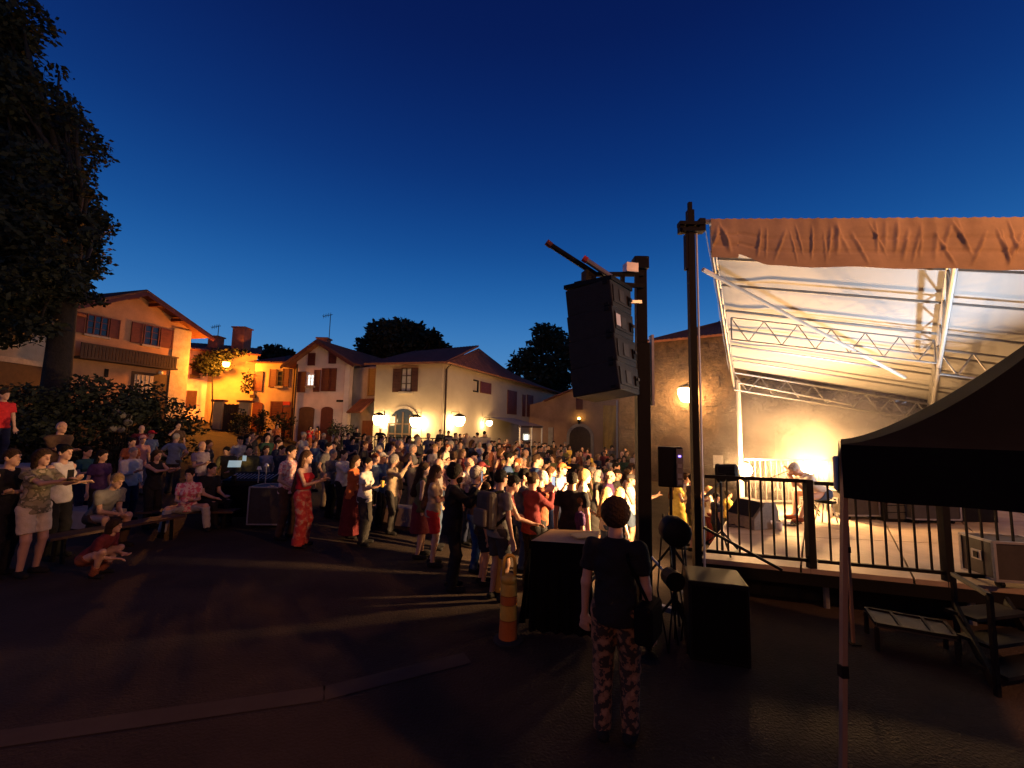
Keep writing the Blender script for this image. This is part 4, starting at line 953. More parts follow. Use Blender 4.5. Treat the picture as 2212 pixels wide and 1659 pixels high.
def pa_speaker():
    q = at_y(1448, 1007, 5.6); t = thing('loudspeaker', (q.x, q.y, 0), 'black loudspeaker on a pole with a small blue light, right of the tower', 'speaker')
    k = Vector((q.x, q.y, q.z)); rz = R(-20); m = Matrix.Rotation(rz, 3, 'Z')
    MB().box(k, (.30, .30, .50), rz).obj('cabinet', M_black, t, bevel=.02)
    MB().box(k+m@Vector((.11, -.153, .0)), (.075, .02, .46), rz).obj('rear_panel', mat('amp_panel', (.16, .14, .12), .5), t)
    MB().box(k+m@Vector((.11, -.166, .14)), (.03, .008, .02), rz).obj('blue_led', mat('blue_led', (.1, .1, .5), .4, emit=(.25, .16, 1), estr=6), t)
    for z in (.02, -.1, -.18): MB().box(k+m@Vector((.11, -.166, z)), (.05, .01, .05), rz).obj('connector', M_galv, t)
    MB().tube([(k.x, k.y, .35), (k.x, k.y, k.z-.25)], .02, 8).obj('pole', M_black, t)
    for j in range(3): a = j*2.094+.3; MB().bar((k.x, k.y, .75), (k.x+.55*math.cos(a), k.y+.55*math.sin(a), .012), .024).obj('leg', M_black, t)
pa_speaker()
def par_can():
    q = at_y(1456, 1145, 4.75); t = thing('par_light', (q.x, q.y, 0), 'unlit black round spotlight on a low stand below the loudspeaker', 'stage light', 'stage lights')
    MB().tube([q+Vector((-.02, -.16, .0)), q+Vector((-.02, -.14, 0)), q+Vector((0, .05, 0)), q+Vector((.01, .16, .02)), q+Vector((.01, .2, .02))], [.13, .15, .15, .11, .06], 16).obj('housing', M_black, t, smooth=True)
    MB().tube([(q.x, q.y, .3), q-Vector((0, 0, .1))], .016, 8).obj('pole', M_black, t)
    for j in range(3): a = j*2.094+.9; MB().bar((q.x, q.y, .45), (q.x+.35*math.cos(a), q.y+.35*math.sin(a), .012), .022).obj('leg', M_black, t)
    q2 = at_y(1452, 1250, 4.7); MB().tube([q2+Vector((0, -.1, 0)), q2+Vector((0, .1, 0))], [.1, .09], 14).obj('lower_housing', M_black, t)
    rg = random.Random(2)
    for k in range(7):
        a = at_y(1432+k*9, 1110+k*4, 5.0); b = at_z(1440+k*8+rg.uniform(-5, 5), 1395+rg.uniform(-30, 20), .02); mid = (a+b)/2+Vector((rg.uniform(-.1, .12), 0, -.12))
        tag(MB().tube([a, a.lerp(mid, .6), mid, b], .009, 5).obj('cable', M_black, smooth=True), ['thin', 'slack', 'bent', 'straight', 'dangling', 'curved', 'outermost'][k]+' black cable hanging behind the foot of the speaker tower', 'cable', 'cables hanging at the tower foot')
par_can()
def sub_box():
    a = at_z(1498, 1250, .74); t = thing('subwoofer', (a.x+.3, a.y+.1, 0), 'black subwoofer box on the ground in front of the stage edge', 'speaker')
    MB().box((a.x+.26, a.y+.13, .37), (.54, .52, .74), R(-16)).obj('cabinet', M_black, t, bevel=.015)
    m = Matrix.Rotation(R(-16), 3, 'Z'); c = Vector((a.x+.26, a.y+.13, .37))
    MB().box(c+m@Vector((0, -.268, 0)), (.48, .012, .66), R(-16)).obj('grille', M_blackcloth, t)
    MB().box(c+m@Vector((.276, 0, .1)), (.015, .16, .06), R(-16)).obj('handle', M_galv, t)
sub_box()

# ---- draped desk, delineator
def desk():
    z = .93; P = [at_z(1147, 1168, z), at_z(1279, 1176, z), at_z(1296, 1147, z), at_z(1190, 1143, z)]
    t = thing('draped_table', ((P[0].x+P[2].x)/2, (P[0].y+P[2].y)/2, 0), 'tall table draped in black cloth with a mustard lit top', 'table')
    MB().hexa([p-Vector((0, 0, .03)) for p in P]+P).obj('table_top', mat('table_wood', (.40, .26, .10), .5, var=.25, scale=5), t)
    for i, p in enumerate(P): c = sum(P, Vector())/4; q = p.lerp(c, .12); MB().tube([(q.x, q.y, 0), (q.x, q.y, z-.032)], .02, 8).obj('leg', M_galv, t)
    for (a, c) in ((P[0], P[1]), (P[3], P[0])):
        b = MB(); n, nv = 44, 10; nr = Vector(((c-a).y, -(c-a).x, 0)).normalized()
        for j in range(nv+1):
            for i in range(n+1):
                q = a.lerp(c, i/n); v = j/nv; b.v.append(tuple(q+nr*(.015+.05*v*(.6+.6*math.sin(i*.75+.4*math.sin(i*.3)))+.06*v)-Vector((0, 0, v*(z-.01)-.004))))
        for j in range(nv):
            for i in range(n): k = j*(n+1)+i; b.f.append((k, k+1, k+n+2, k+n+1))
        b.obj('drape', M_blackcloth, t, smooth=True)
    q = at_z(1262, 1158, z+.01); tag(MB().box(q+Vector((0, 0, .008)), (.28, .2, .012), .3).obj('paper_sheet', mat('paper_yellow', (.62, .48, .2), .8)), 'yellowish sheet lying on the draped table top', 'paper')
    # keyboard stand frame beside the table
    f = at_z(1286, 1300, 0); s = thing('folding_stand', (f.x, f.y, 0), 'folded cross braced metal stand beside the draped table', 'stand')
    for k, (a, b_) in enumerate((((1262, 1300), (1284, 1190)), ((1284, 1300), (1258, 1190)), ((1270, 1245), (1292, 1235)))):
        MB().tube([at_y(*a, f.y), at_y(*b_, f.y+.02*k)], .022, 8).obj('strut', M_galv if k < 2 else M_black, s)
    MB().tube([at_z(1216, 1337, .03), at_y(1292, 1236, 5.0)], .018, 8).obj('tilted_leg', M_galv, s)
desk()
def delineator():
    q = at_z(1097, 1384, 0); t = thing('traffic_post', q, 'yellow and orange striped plastic traffic post with a carrying handle', 'traffic post')
    y = mat('yellow_plastic', (.62, .36, .05), .5, var=.2, scale=6); o = mat('orange_plastic', (.50, .13, .02), .5, var=.2, scale=6)
    for k, (z0, z1, r0, r1, m) in enumerate(((.0, .22, .098, .090, o), (.222, .37, .090, .088, y), (.372, .46, .088, .086, o), (.462, .58, .0865, .082, y))):
        MB().lathe(q, [(r0*.3, z0), (r0, z0+.002), (r0, z0+.012), (r1, z1-.01), (r1, z1-.002), (r1*.3, z1)], 20).obj('band', m, t, smooth=False)
    MB().lathe(q, [(.082, .582), (.078, .64), (.05, .665), (.02, .668)], 20).obj('shoulder', y, t, smooth=True)
    pts = [q+Vector((sx, 0, zz)) for sx, zz in ((-.062, .63), (-.058, .78), (-.05, .83), (-.025, .852), (.025, .852), (.05, .83), (.058, .78), (.062, .63))]
    MB().tube(pts, .018, 10).obj('handle', y, t, smooth=True)
    MB().lathe(q, [(.15, 0), (.15, .02), (.10, .035)], 20).obj('base', mat('rubber', (.02, .02, .02), .8), t)
delineator()

# ------------------------------------------------------------------ black folding tent at the right
def tent():
    c = at_y(1816, 955, 2.4); c.z = 2.14; e2 = Vector((c.x, c.y, 0)).normalized(); e1 = Vector((e2.y, -e2.x, 0)); W_ = 3.0
    t = thing('folding_tent', (c.x+1.5*(e1+e2).x, c.y+1.5*(e1+e2).y, 0), 'black folding party tent with one slim pole at the right edge', 'tent')
    K = [c, c+e1*W_, c+(e1+e2)*W_, c+e2*W_]; ap = c+(e1+e2)*W_/2+Vector((0, 0, 1.15))
    for i in range(4):
        a, d = K[i], K[(i+1) % 4]; b = MB(); n = 16
        for j in range(n+1):
            s = j/n
            for k in range(n+1):
                q = a.lerp(d, k/n); p = q.lerp(ap, s); p.z = q.z+(ap.z-q.z)*s**1.5-.02*math.sin(math.pi*k/n)*(1-s); b.v.append(tuple(p))
        for j in range(n):
            for k in range(n): m = j*(n+1)+k; b.f.append((m, m+1, m+n+2, m+n+1))
        b.obj('roof_panel', M_blackcloth, t, smooth=True)
        b = MB(); n = 40; nr = Vector(((d-a).y, -(d-a).x, 0)).normalized()
        for k in range(n+1):
            q = a.lerp(d, k/n); w = .012*math.sin(k*.9); b.v += [tuple(q+nr*.012), tuple(q+nr*(.016+w*.5)-Vector((0, 0, .14))), tuple(q+nr*(.02+w)-Vector((0, 0, .285+.006*math.sin(k*.6))))]
        for k in range(n): b.f += [(3*k, 3*k+1, 3*k+4, 3*k+3), (3*k+1, 3*k+2, 3*k+5, 3*k+4)]
        b.obj('valance', M_blackcloth, t, smooth=True)
    for i, q in enumerate(K):
        ins = (ap-q); ins.z = 0; q2 = q+ins.normalized()*.02
        ft = Vector((q2.x, q2.y, 0))
        if i == 0:
            tp, lw = Vector((q2.x, q2.y, 2.12)), at_y(1821, 1659, q2.y-.02); ft = tp+(lw-tp)*(2.12/(2.12-lw.z)); ft.z = 0
        p = MB().bar(ft, (q2.x, q2.y, 2.12), .026).obj('pole', mat('pole_paint', (.24, .15, .09), .5), t)
        cl_ = ft.lerp(Vector((q2.x, q2.y, 2.12)), .44); MB().bar(cl_, cl_+Vector((0, 0, .06)), .036).obj('pole_clip', M_black, p); MB().box((ft.x, ft.y, .008), (.1, .1, .014)).obj('foot', M_black, p)
    for i in range(4):
        a, d = K[i].lerp(ap, .03), K[(i+1) % 4].lerp(ap, .03); z0, z1 = 2.05, 1.93
        for k in range(2):
            p, q = a.lerp(d, k/2), a.lerp(d, (k+1)/2); MB().bar((p.x, p.y, z0), (q.x, q.y, z1), .02).obj('scissor_bar', M_black, t); MB().bar((p.x, p.y, z1), (q.x, q.y, z0), .02).obj('scissor_bar', M_black, t)
    # small pale speaker strapped at the tent pole
    q = at_y(1809, 1022, 2.55); o = MB().tube([q-Vector((0, 0, .1)), q-Vector((0, 0, .09)), q+Vector((0, 0, .09)), q+Vector((0, 0, .1))], [.012, .02, .02, .012], 12).obj('rolled_strap', M_curtain, t, smooth=True)
tent()
def steps():
    z = .26; P = [at_z(1893, 1348, z), at_z(2067, 1378, z), at_z(2040, 1345, z), at_z(1870, 1315, z)]
    t = thing('stage_step', (sum(P, Vector())/4).xy.to_3d(), 'low metal framed step lying in the dark before the stage', 'step')
    MB().hexa([p-Vector((0, 0, .03)) for p in P]+P).obj('tread', mat('tread_plate', (.10, .095, .09), .5, metal=.5, var=.3, scale=8), t)
    for i in range(4): a, b = P[i], P[(i+1) % 4]; MB().bar(a+Vector((0, 0, .005)), b+Vector((0, 0, .005)), .03).obj('frame_bar', M_dim, t)
    a, b = P[0].lerp(P[1], .33), P[3].lerp(P[2], .33); MB().bar(a+Vector((0, 0, .008)), b+Vector((0, 0, .008)), .025).obj('cross_bar', M_dim, t)
    a, b = P[0].lerp(P[1], .72), P[3].lerp(P[2], .72); MB().bar(a+Vector((0, 0, .008)), b+Vector((0, 0, .008)), .025).obj('cross_bar', M_dim, t)
    for p in P: MB().bar((p.x, p.y, 0), (p.x, p.y, z-.032), .03).obj('leg', M_dim, t)
    # stairs with a handrail
    a = at_y(2058, 1240, 4.6); b = at_y(2137, 1286, 3.9); s = thing('stage_stairs', (a.x, a.y-.5, 0), 'dark metal stairs with a sloping handrail at the right of the stage', 'stairs')
    MB().bar(a, b, .035).obj('handrail', M_dim, s); MB().bar((b.x, b.y, 0), b, .035).obj('newel', M_black, s); MB().bar((a.x, a.y, 0), a, .035).obj('newel', M_black, s)
    d = Vector((1, .25, 0)).normalized()*.75
    for k in range(3):
        q = a.lerp(b, .15+.34*k); MB().box((q.x+d.x/2, q.y+d.y/2, .42-.14*k), (.75, .26, .03), .24).obj('tread', M_black, s)
    for o in (Vector((0, 0, 0)), d): MB().bar(Vector((a.x, a.y, .46))+o, Vector((b.x, b.y, .05))+o, .03, .12).obj('stringer', M_black, s)
steps()
# street lamp standing outside the picture, behind the photographer to the right
def rear_lamp(x, y, z, power, label):
    t = thing('street_lamp', (x, y, 0), label, 'lamp', 'street lamps behind the camera')
    MB().tube([(x+.9, y, 0), (x+.9, y, z-.5), (x+.7, y, z+.1), (x, y, z+.2)], [.09, .06, .05, .04], 10).obj('post', M_galv, t)
    MB().box((x-.1, y, z+.16), (.6, .25, .12)).obj('lamp_head', M_galv, t, bevel=.03)
    lamp('lamp_light', 'POINT', (x-.1, y, z), power, (1.0, .38, .12), t, radius=.12)
rear_lamp(9.6, -1.2, 6.6, 2400, 'tall sodium street lamp on a steel post behind the tent')
rear_lamp(-5.0, -9.5, 7.6, 850, 'tall sodium street lamp on a steel post behind the photographer')
# houses closing the near side of the square, behind the photographer
def near_side():
    for k, (x0, x1, y, h, m, lab) in enumerate(((-34, -12, -15, 8.5, M_pl_white, 'long white house behind the photographer to the left'), (-11.5, 6, -16, 9.5, M_pl_ochre, 'tall ochre house straight behind the photographer'), (6.5, 26, -13, 8.5, M_pl_grey, 'grey house behind the photographer to the right'))):
        t = thing('house', ((x0+x1)/2, y, 0), lab, 'house', 'houses behind the photographer')
        MB().box(((x0+x1)/2, y-4, h/2), (x1-x0, 8, h)).obj('wall', m, t)
        roof('roof_slope', t, (x0-.3, y+.6, h-.05), (x1+.3, y+.6, h-.05), (x0-.3, y-4, h+2), (x1+.3, y-4, h+2), step=.5); roof('roof_slope', t, (x0-.3, y-8.6, h-.05), (x1+.3, y-8.6, h-.05), (x0-.3, y-4, h+2), (x1+.3, y-4, h+2), step=.5)
        n = int((x1-x0)/3)
        for i in range(n):
            x = x0+(x1-x0)*(i+.5)/n
            for z in (1.2, 4.2):
                w = MB().box((x, y+.03, z+.75), (1.0, .05, 1.5)).obj('window', M_glass_dark, t)
                for sx in (-1, 1): MB().box((x+sx*.78, y+.05, z+.75), (.5, .06, 1.5)).obj('shutter', M_shutter, w)
near_side()
# ---- smoke drifting over the back of the stage and past the church lamp
def smoke():
    x0, x1, y0, y1, z0, z1 = 2.6, 14.0, 9.0, 23.0, -.3, 6.4
    o = MB().box(((x0+x1)/2, (y0+y1)/2, (z0+z1)/2), (x1-x0, y1-y0, z1-z0)).obj('smoke', None); o['kind'] = 'stuff'; o['label'] = 'warm stage smoke drifting up behind the performer'
    m = bpy.data.materials.new('stage_smoke'); m.use_nodes = True; n = m.node_tree.nodes; L = m.node_tree.links; n.clear()
    out = n.new('ShaderNodeOutputMaterial'); pv = n.new('ShaderNodeVolumePrincipled'); pv.inputs['Color'].default_value = (.92, .88, .84, 1); pv.inputs['Anisotropy'].default_value = .25
    t = n.new('ShaderNodeTexCoord'); nz = n.new('ShaderNodeTexNoise'); nz.inputs['Scale'].default_value = .7; nz.inputs['Detail'].default_value = 4; nz.inputs['Roughness'].default_value = .6; L.new(t.outputs['Object'], nz.inputs['Vector'])
    r = n.new('ShaderNodeMapRange'); r.inputs['From Min'].default_value = .42; r.inputs['From Max'].default_value = .68; r.inputs['To Min'].default_value = .04; r.inputs['To Max'].default_value = 1.0; L.new(nz.outputs[0], r.inputs[0])
    def blob(c, rad, k):
        v = n.new('ShaderNodeVectorMath'); v.operation = 'SUBTRACT'; v.inputs[1].default_value = c; L.new(t.outputs['Object'], v.inputs[0])
        v2 = n.new('ShaderNodeVectorMath'); v2.operation = 'DIVIDE'; v2.inputs[1].default_value = rad; L.new(v.outputs[0], v2.inputs[0])
        ln = n.new('ShaderNodeVectorMath'); ln.operation = 'LENGTH'; L.new(v2.outputs[0], ln.inputs[0])
        f = n.new('ShaderNodeMapRange'); f.interpolation_type = 'SMOOTHSTEP'; f.inputs['From Min'].default_value = 1.0; f.inputs['From Max'].default_value = .0; f.inputs['To Max'].default_value = k; L.new(ln.outputs['Value'], f.inputs[0]); return f.outputs[0]
    a = n.new('ShaderNodeMath'); a.operation = 'ADD'
    L.new(blob((8.0, 10.9, 1.9), (3.8, 2.0, 2.1), 3.2), a.inputs[0]); L.new(blob((7.6, 16.0, 2.8), (6.4, 7.0, 3.6), .10), a.inputs[1])
    mu = n.new('ShaderNodeMath'); mu.operation = 'MULTIPLY'; L.new(r.outputs[0], mu.inputs[0]); L.new(a.outputs[0], mu.inputs[1])
    L.new(mu.outputs[0], pv.inputs['Density']); L.new(pv.outputs[0], out.inputs['Volume']); o.data.materials.append(m)
smoke()
# ------------------------------------------------------------------ people: bodies and clothes as smooth implicit surfaces
def V(*a): return np.array(a, float)
def surface_nets(f, org, h):
    s = f < 0; nx, ny, nz = f.shape
    c = np.zeros((nx-1, ny-1, nz-1), int)
    for i in (0, 1):
        for j in (0, 1):
            for k in (0, 1): c += s[i:nx-1+i, j:ny-1+j, k:nz-1+k]
    act = (c > 0) & (c < 8); ids = np.argwhere(act); n = len(ids)
    num = -np.ones(act.shape, int); num[act] = np.arange(n)
    acc = np.zeros((n, 3)); cnt = np.zeros(n)
    corners = [V(i, j, k).astype(int) for i in (0, 1) for j in (0, 1) for k in (0, 1)]
    for a in range(3):
        for o in [q for q in corners if q[a] == 0]:
            p = ids + o; q = p.copy(); q[:, a] += 1
            fa = f[p[:, 0], p[:, 1], p[:, 2]]; fb = f[q[:, 0], q[:, 1], q[:, 2]]; x = (fa < 0) != (fb < 0)
            t = np.where(x, fa/np.where(x, fa-fb, 1), 0); pos = p.astype(float); pos[:, a] += t
            acc[x] += pos[x]; cnt[x] += 1
    v = org + h*acc/cnt[:, None]
    F = []
    for a in range(3):
        b, c_ = (a+1) % 3, (a+2) % 3
        sl0 = [slice(None)]*3; sl1 = [slice(None)]*3; sl0[a] = slice(0, -1); sl1[a] = slice(1, None)
        x = s[tuple(sl0)] != s[tuple(sl1)]; e = np.argwhere(x)
        ok = (e[:, b] > 0) & (e[:, c_] > 0) & (e[:, b] < f.shape[b]-1) & (e[:, c_] < f.shape[c_]-1); e = e[ok]
        ins = s[tuple(e.T)]
        def cell(db, dc):
            g = e.copy(); g[:, b] -= db; g[:, c_] -= dc; return num[tuple(g.T)]
        q = np.stack([cell(1, 1), cell(0, 1), cell(0, 0), cell(1, 0)], 1); q[~ins] = q[~ins][:, ::-1]; F.append(q)
    return v, np.concatenate(F)
def cone(a, b, ra, rb, clip=()): return ('c', V(*a), V(*b), ra, rb, clip)
def ell(c, r, M=None, clip=()): return ('e', V(*c), np.eye(3) if M is None else M, V(*r), clip)
def mesh_sdf(name, prims, h, k=.035, infl=0.0, clips=(), wrinkle=0.0, seed=0, subs=(), wf=1.0):
    lo = np.full(3, 9.); hi = np.full(3, -9.); bbs = []
    for p in prims:
        if p[0] == 'c':
            r = max(p[3], p[4])+infl; l = np.minimum(p[1], p[2])-r; u = np.maximum(p[1], p[2])+r
        else:
            r = p[3].max()+infl; l = p[1]-r; u = p[1]+r
        bbs.append((l, u)); lo = np.minimum(lo, l); hi = np.maximum(hi, u)
    lo -= 2*h+.02; hi += 2*h+.02; n = np.ceil((hi-lo)/h).astype(int)+1
    f = np.full(n, .3)
    ax = [lo[i]+h*np.arange(n[i]) for i in range(3)]
    def field(p, P):
        if p[0] == 'c':
            ab = p[2]-p[1]; L2 = max(ab@ab, 1e-9)
            t = np.clip(sum((P[i]-p[1][i])*ab[i] for i in range(3))/L2, 0, 1)
            d = np.sqrt(sum((P[i]-p[1][i]-t*ab[i])**2 for i in range(3))) - (p[3]+(p[4]-p[3])*t) - infl; cl = p[5]
        else:
            M = p[2]; r = p[3]+infl; D = [P[i]-p[1][i] for i in range(3)]
            L = [sum(M[j][i]*D[i] for i in range(3)) for j in range(3)]
            k0 = np.sqrt(sum((L[j]/r[j])**2 for j in range(3)))+1e-9; k1 = np.sqrt(sum((L[j]/r[j]**2)**2 for j in range(3)))+1e-9
            d = k0*(k0-1)/k1; cl = p[4]
        for q, m in cl: d = np.maximum(d, sum((P[i]-q[i])*m[i] for i in range(3)))
        return d
    m = k+2.5*h
    for p, (l, u) in zip(prims, bbs):
        i0 = np.maximum(((l-m-lo)/h).astype(int), 0); i1 = np.minimum(((u+m-lo)/h).astype(int)+2, n)
        P = np.meshgrid(*[ax[i][i0[i]:i1[i]] for i in range(3)], indexing='ij', sparse=True)
        sl = tuple(slice(i0[i], i1[i]) for i in range(3)); d = field(p, P); g = f[sl]
        hh = np.maximum(k-np.abs(g-d), 0)/k; f[sl] = np.minimum(g, d)-hh*hh*k*.25
    P = np.meshgrid(*ax, indexing='ij', sparse=True)
    for p in subs:
        d = -field(p, P); kk = .012; hh = np.maximum(kk-np.abs(f-d), 0)/kk; f = np.maximum(f, d)+hh*hh*kk*.25
    if wrinkle:
        s0 = seed*1.7
        f = f+wrinkle*(np.sin(wf*(23*P[0]+9*P[2])+s0)*np.sin(wf*(31*P[2]+11*P[1])+s0*.7)+.6*np.sin(wf*(47*P[2]-21*P[0])+s0)*np.sin(wf*(37*P[1]+5*P[2])))
    for q, mm in clips: f = np.maximum(f, sum((P[i]-q[i])*mm[i] for i in range(3)))
    v, q = surface_nets(f, lo, h)
    me = bpy.data.meshes.new(name)
    me.vertices.add(len(v)); me.vertices.foreach_set('co', v.astype(np.float32).ravel())
    me.loops.add(len(q)*4); me.loops.foreach_set('vertex_index', q.astype(np.int32).ravel())
    me.polygons.add(len(q)); me.polygons.foreach_set('loop_start', np.arange(0, len(q)*4, 4, dtype=np.int32))
    me.update(calc_edges=True); me.validate()
    me.polygons.foreach_set('use_smooth', np.ones(len(me.polygons), bool))
    return me
def rot(ax, a):
    c, s = math.cos(a), math.sin(a)
    return {'x': np.array([[1, 0, 0], [0, c, -s], [0, s, c]]), 'y': np.array([[c, 0, s], [0, 1, 0], [-s, 0, c]]), 'z': np.array([[c, -s, 0], [s, c, 0], [0, 0, 1]])}[ax]
def unit(v): return v/max(np.linalg.norm(v), 1e-9)
def ik(a, t, l1, l2, pole):
    d = t-a; L = min(max(np.linalg.norm(d), .05), l1+l2-.004); u = unit(d); t = a+u*L
    x = (l1*l1-l2*l2+L*L)/(2*L); y = math.sqrt(max(l1*l1-x*x, 0)); p = unit(pole-u*(pole@u))
    return a+u*x+p*y, t
# every pose: torso lean, head, hands and feet in metres for a 1.75 m adult facing +Y
POSES = {
 'stand':  dict(hl=(-.25, .06, .80), hr=(.25, .06, .80)),
 'relax':  dict(hl=(-.27, .02, .82), hr=(.20, .20, .98), fl=(-.11, .05), fr=(.13, -.04), hy=.15, sway=.03),
 'phone':  dict(hl=(-.09, .36, 1.42), hr=(.07, .37, 1.44), hp=-.05),
 'film':   dict(hl=(-.24, .05, .82), hr=(.12, .38, 1.52), hy=-.1),
 'clap':   dict(hl=(-.035, .33, 1.22), hr=(.04, .34, 1.20)),
 'cross':  dict(hl=(.13, .20, 1.17), hr=(-.14, .18, 1.15), pole=(0, -.4, -1)),
 'cup':    dict(hl=(-.24, .05, .80), hr=(.13, .33, 1.18), hy=.1),
 'pocket': dict(hl=(-.20, .06, .90), hr=(.20, .06, .90), pole=(0, -1, -.2), poleside=.8),
 'lean':   dict(lean=.32, hl=(-.20, .50, 1.03), hr=(.16, .52, 1.03), hp=.1),
 'think':  dict(hl=(.10, .22, 1.12), hr=(.03, .19, 1.47), pole=(0, -.2, -1)),
 'hips':   dict(hl=(-.19, .06, 1.04), hr=(.19, .06, 1.04), pole=(0, -.5, 0), poleside=1.5),
 'reach':  dict(hl=(-.12, .50, 1.30), hr=(.08, .52, 1.32)),
 'turn':   dict(hl=(-.24, .08, .80), hr=(.22, .12, .86), hy=.7, fl=(-.1, .08)),
 'sit':    dict(pz=.50, hl=(-.13, .36, .62), hr=(.13, .38, .62), fl=(-.11, .42), fr=(.12, .44), lean=.12),
 'sitknee': dict(pz=.47, hl=(-.02, .48, .55), hr=(.04, .49, .56), fl=(-.13, .40), fr=(.13, .44), lean=.50, hp=.15),
 'sitfold': dict(pz=.42, hl=(-.09, .30, .62), hr=(.10, .30, .60), fl=(-.36, .36), fr=(.36, .40), lean=.10, hy=.35),
 'hunch':  dict(pz=.52, hl=(.00, .52, .78), hr=(.05, .56, .92), fl=(-.14, .52), fr=(.15, .44), lean=.85, hp=.35),
 'crouch': dict(pz=.30, hl=(-.12, .45, .35), hr=(.12, .46, .33), fl=(-.14, .12), fr=(.14, .18), lean=.7, hp=-.2),
 'ride':   dict(pz=.12, hl=(-.10, .22, .34), hr=(.10, .22, .34), fl=(-.11, .22, -.32), fr=(.11, .22, -.32), lean=.05, lift=True),
}
CACHE = {}
def skeleton(pose, sex):
    g = dict(pz=.92, lean=.02, hp=0., hy=0., fl=(-.10, .0), fr=(.10, .03), pole=(0, -.8, -.6), poleside=.35, sway=0.); g.update(POSES[pose])
    P = V(g['sway'], 0, g['pz']); T = rot('x', -g['lean']); sw = .165 if sex == 'f' else .185
    if g['pz'] < .9 and g['lean'] > .5: P = P+V(0, -.05, 0)
    up = T@V(0, 0, 1); fwd = T@V(0, 1, 0)
    N = P+up*.545; C = P+up*.40
    Hm = rot('z', -g['hy'])@rot('x', -(g['lean']*.45+g['hp'])); Hc = N+Hm@V(0, .025, .165)
    s = dict(P=P, T=T, up=up, fwd=fwd, N=N, C=C, Hm=Hm, H=Hc, g=g)
    for k, sx in (('l', -1), ('r', 1)):
        sh = P+T@V(sx*sw, -.005, .480); hip = P+V(sx*.09, 0, 0)
        if pose in ('sit', 'sitknee', 'sitfold', 'hunch', 'crouch', 'ride'): pl = V(sx*.25, .6, 1)
        else: pl = V(sx*.1, 1, .1)
        fz = g['f'+k]; ank = V(fz[0], fz[1], .075 if len(fz) < 3 else fz[2])
        kn, ank = ik(hip, ank, .43, .425, pl)
        po = V(*g['pole'])+V(sx*g['poleside'], 0, 0)
        el, wr = ik(sh, V(*g['h'+k]), .29, .26, po)
        s[k] = dict(sh=sh, hip=hip, kn=kn, an=ank, el=el, wr=wr, hd=unit(wr-el), fd=unit(V(sx*.22, 1, 0)) if len(fz) < 3 else unit(V(0, .9, -.5)))
    return s
def hand_prims(a, sx, fine, pose):
    hd = a['hd']; 
    if pose in ('lean', 'sit', 'sitknee', 'hunch', 'sitfold'): hd = unit(hd+V(0, .5, .15))
    if pose in ('clap', 'phone', 'film', 'reach', 'cup'): hd = unit(hd+V(-sx*.25, .2, .35))
    nrm = unit(np.cross(hd, V(sx, .2, .3))); s = unit(np.cross(nrm, hd)); w = a['wr']
    M = np.stack([s, hd, nrm]); out = [ell(w+hd*.055, (.040, .055, .018), M)]
    if not fine:
        out += [cone(w+hd*.08+s*o, w+hd*.155+s*o*1.3+nrm*.015, .015, .012) for o in (-.018, .018)] + [cone(w+hd*.03+s*.03, w+hd*.085+s*.062, .014, .011)]
        return out
    for i, ln in enumerate((.066, .078, .074, .058)):
        o = -.031+.0205*i; b = w+hd*.10+s*o; m = b+hd*ln*.55+nrm*.012+s*o*.12; e = m+unit(hd+nrm*.75)*ln*.5
        out += [cone(b, m, .0095, .0088), cone(m, e, .0088, .0075)]
    b = w+hd*.03-s*.034; m = b-s*.026+hd*.034+nrm*.006; out += [cone(b, m, .0125, .0105), cone(m, m+hd*.032-s*.006+nrm*.008, .0105, .0085)]
    return out
def body_prims(s, sex, fine, pose):
    P, T, f = s['P'], s['T'], s['fwd']; w = .88 if sex == 'f' else 1.0; L = lambda x, y, z: P+T@V(x, y, z)
    pr = [ell(L(0, 0, .37), (.158*w, .108, .17), T.T), ell(L(0, .008, .17), (.135*w, .10, .15), T.T), ell(L(0, -.005, .03), (.16 if sex != 'f' else .168, .115, .12), T.T)]
    pr += [cone(s['l']['sh']+T@V(.02, 0, -.01), s['r']['sh']+T@V(-.02, 0, -.01), .050, .050), cone(L(0, -.01, .46), s['N']+s['up']*.02, .07, .05), cone(s['N']-s['up']*.05, s['H']-s['Hm']@V(0, .015, .06), .056, .052)]
    if sex == 'f': pr += [ell(L(x, .085, .345), (.058, .055, .058), T.T) for x in (-.07, .07)]
    for k, sx in (('l', -1), ('r', 1)):
        a = s[k]; pr += [cone(a['sh'], a['el'], .046*w, .036*w), cone(a['el'], a['wr'], .038*w, .026*w), cone(a['hip'], a['kn'], .086, .056), cone(a['kn'], a['an'], .052, .036)]
        pr += [ell(a['kn']*.65+a['an']*.35+V(0, -.022, 0), (.045, .045, .11))]
        pr += [cone(a['an']+V(0, 0, -.005)-a['fd']*.045+V(0, 0, -.025), a['an']+a['fd']*.15+V(0, 0, -.045), .036, .028)]
        pr += hand_prims(a, sx, fine, pose)
    Hm, H = s['Hm'], s['H']; hl = lambda x, y, z: H+Hm@V(x, y, z)
    pr += [ell(hl(0, -.008, .028), (.074, .093, .092), Hm.T), ell(hl(0, .026, -.048), (.055, .064, .068), Hm.T), cone(hl(0, .082, .02), hl(0, .106, -.022), .010, .014), ell(hl(0, .070, -.098), (.026, .022, .02), Hm.T)]
    pr += [ell(hl(x, -.002, -.01), (.012, .022, .032), Hm.T) for x in (-.076, .076)] + [cone(hl(-.03, .086, .032), hl(.03, .086, .032), .010, .010)]
    pr += [cone(hl(-.018, .083, -.06), hl(.018, .083, -.06), .009, .009)]
    subs = [ell(hl(x, .098, .008), (.017, .016, .011), Hm.T) for x in (-.033, .033)]
    return pr, subs
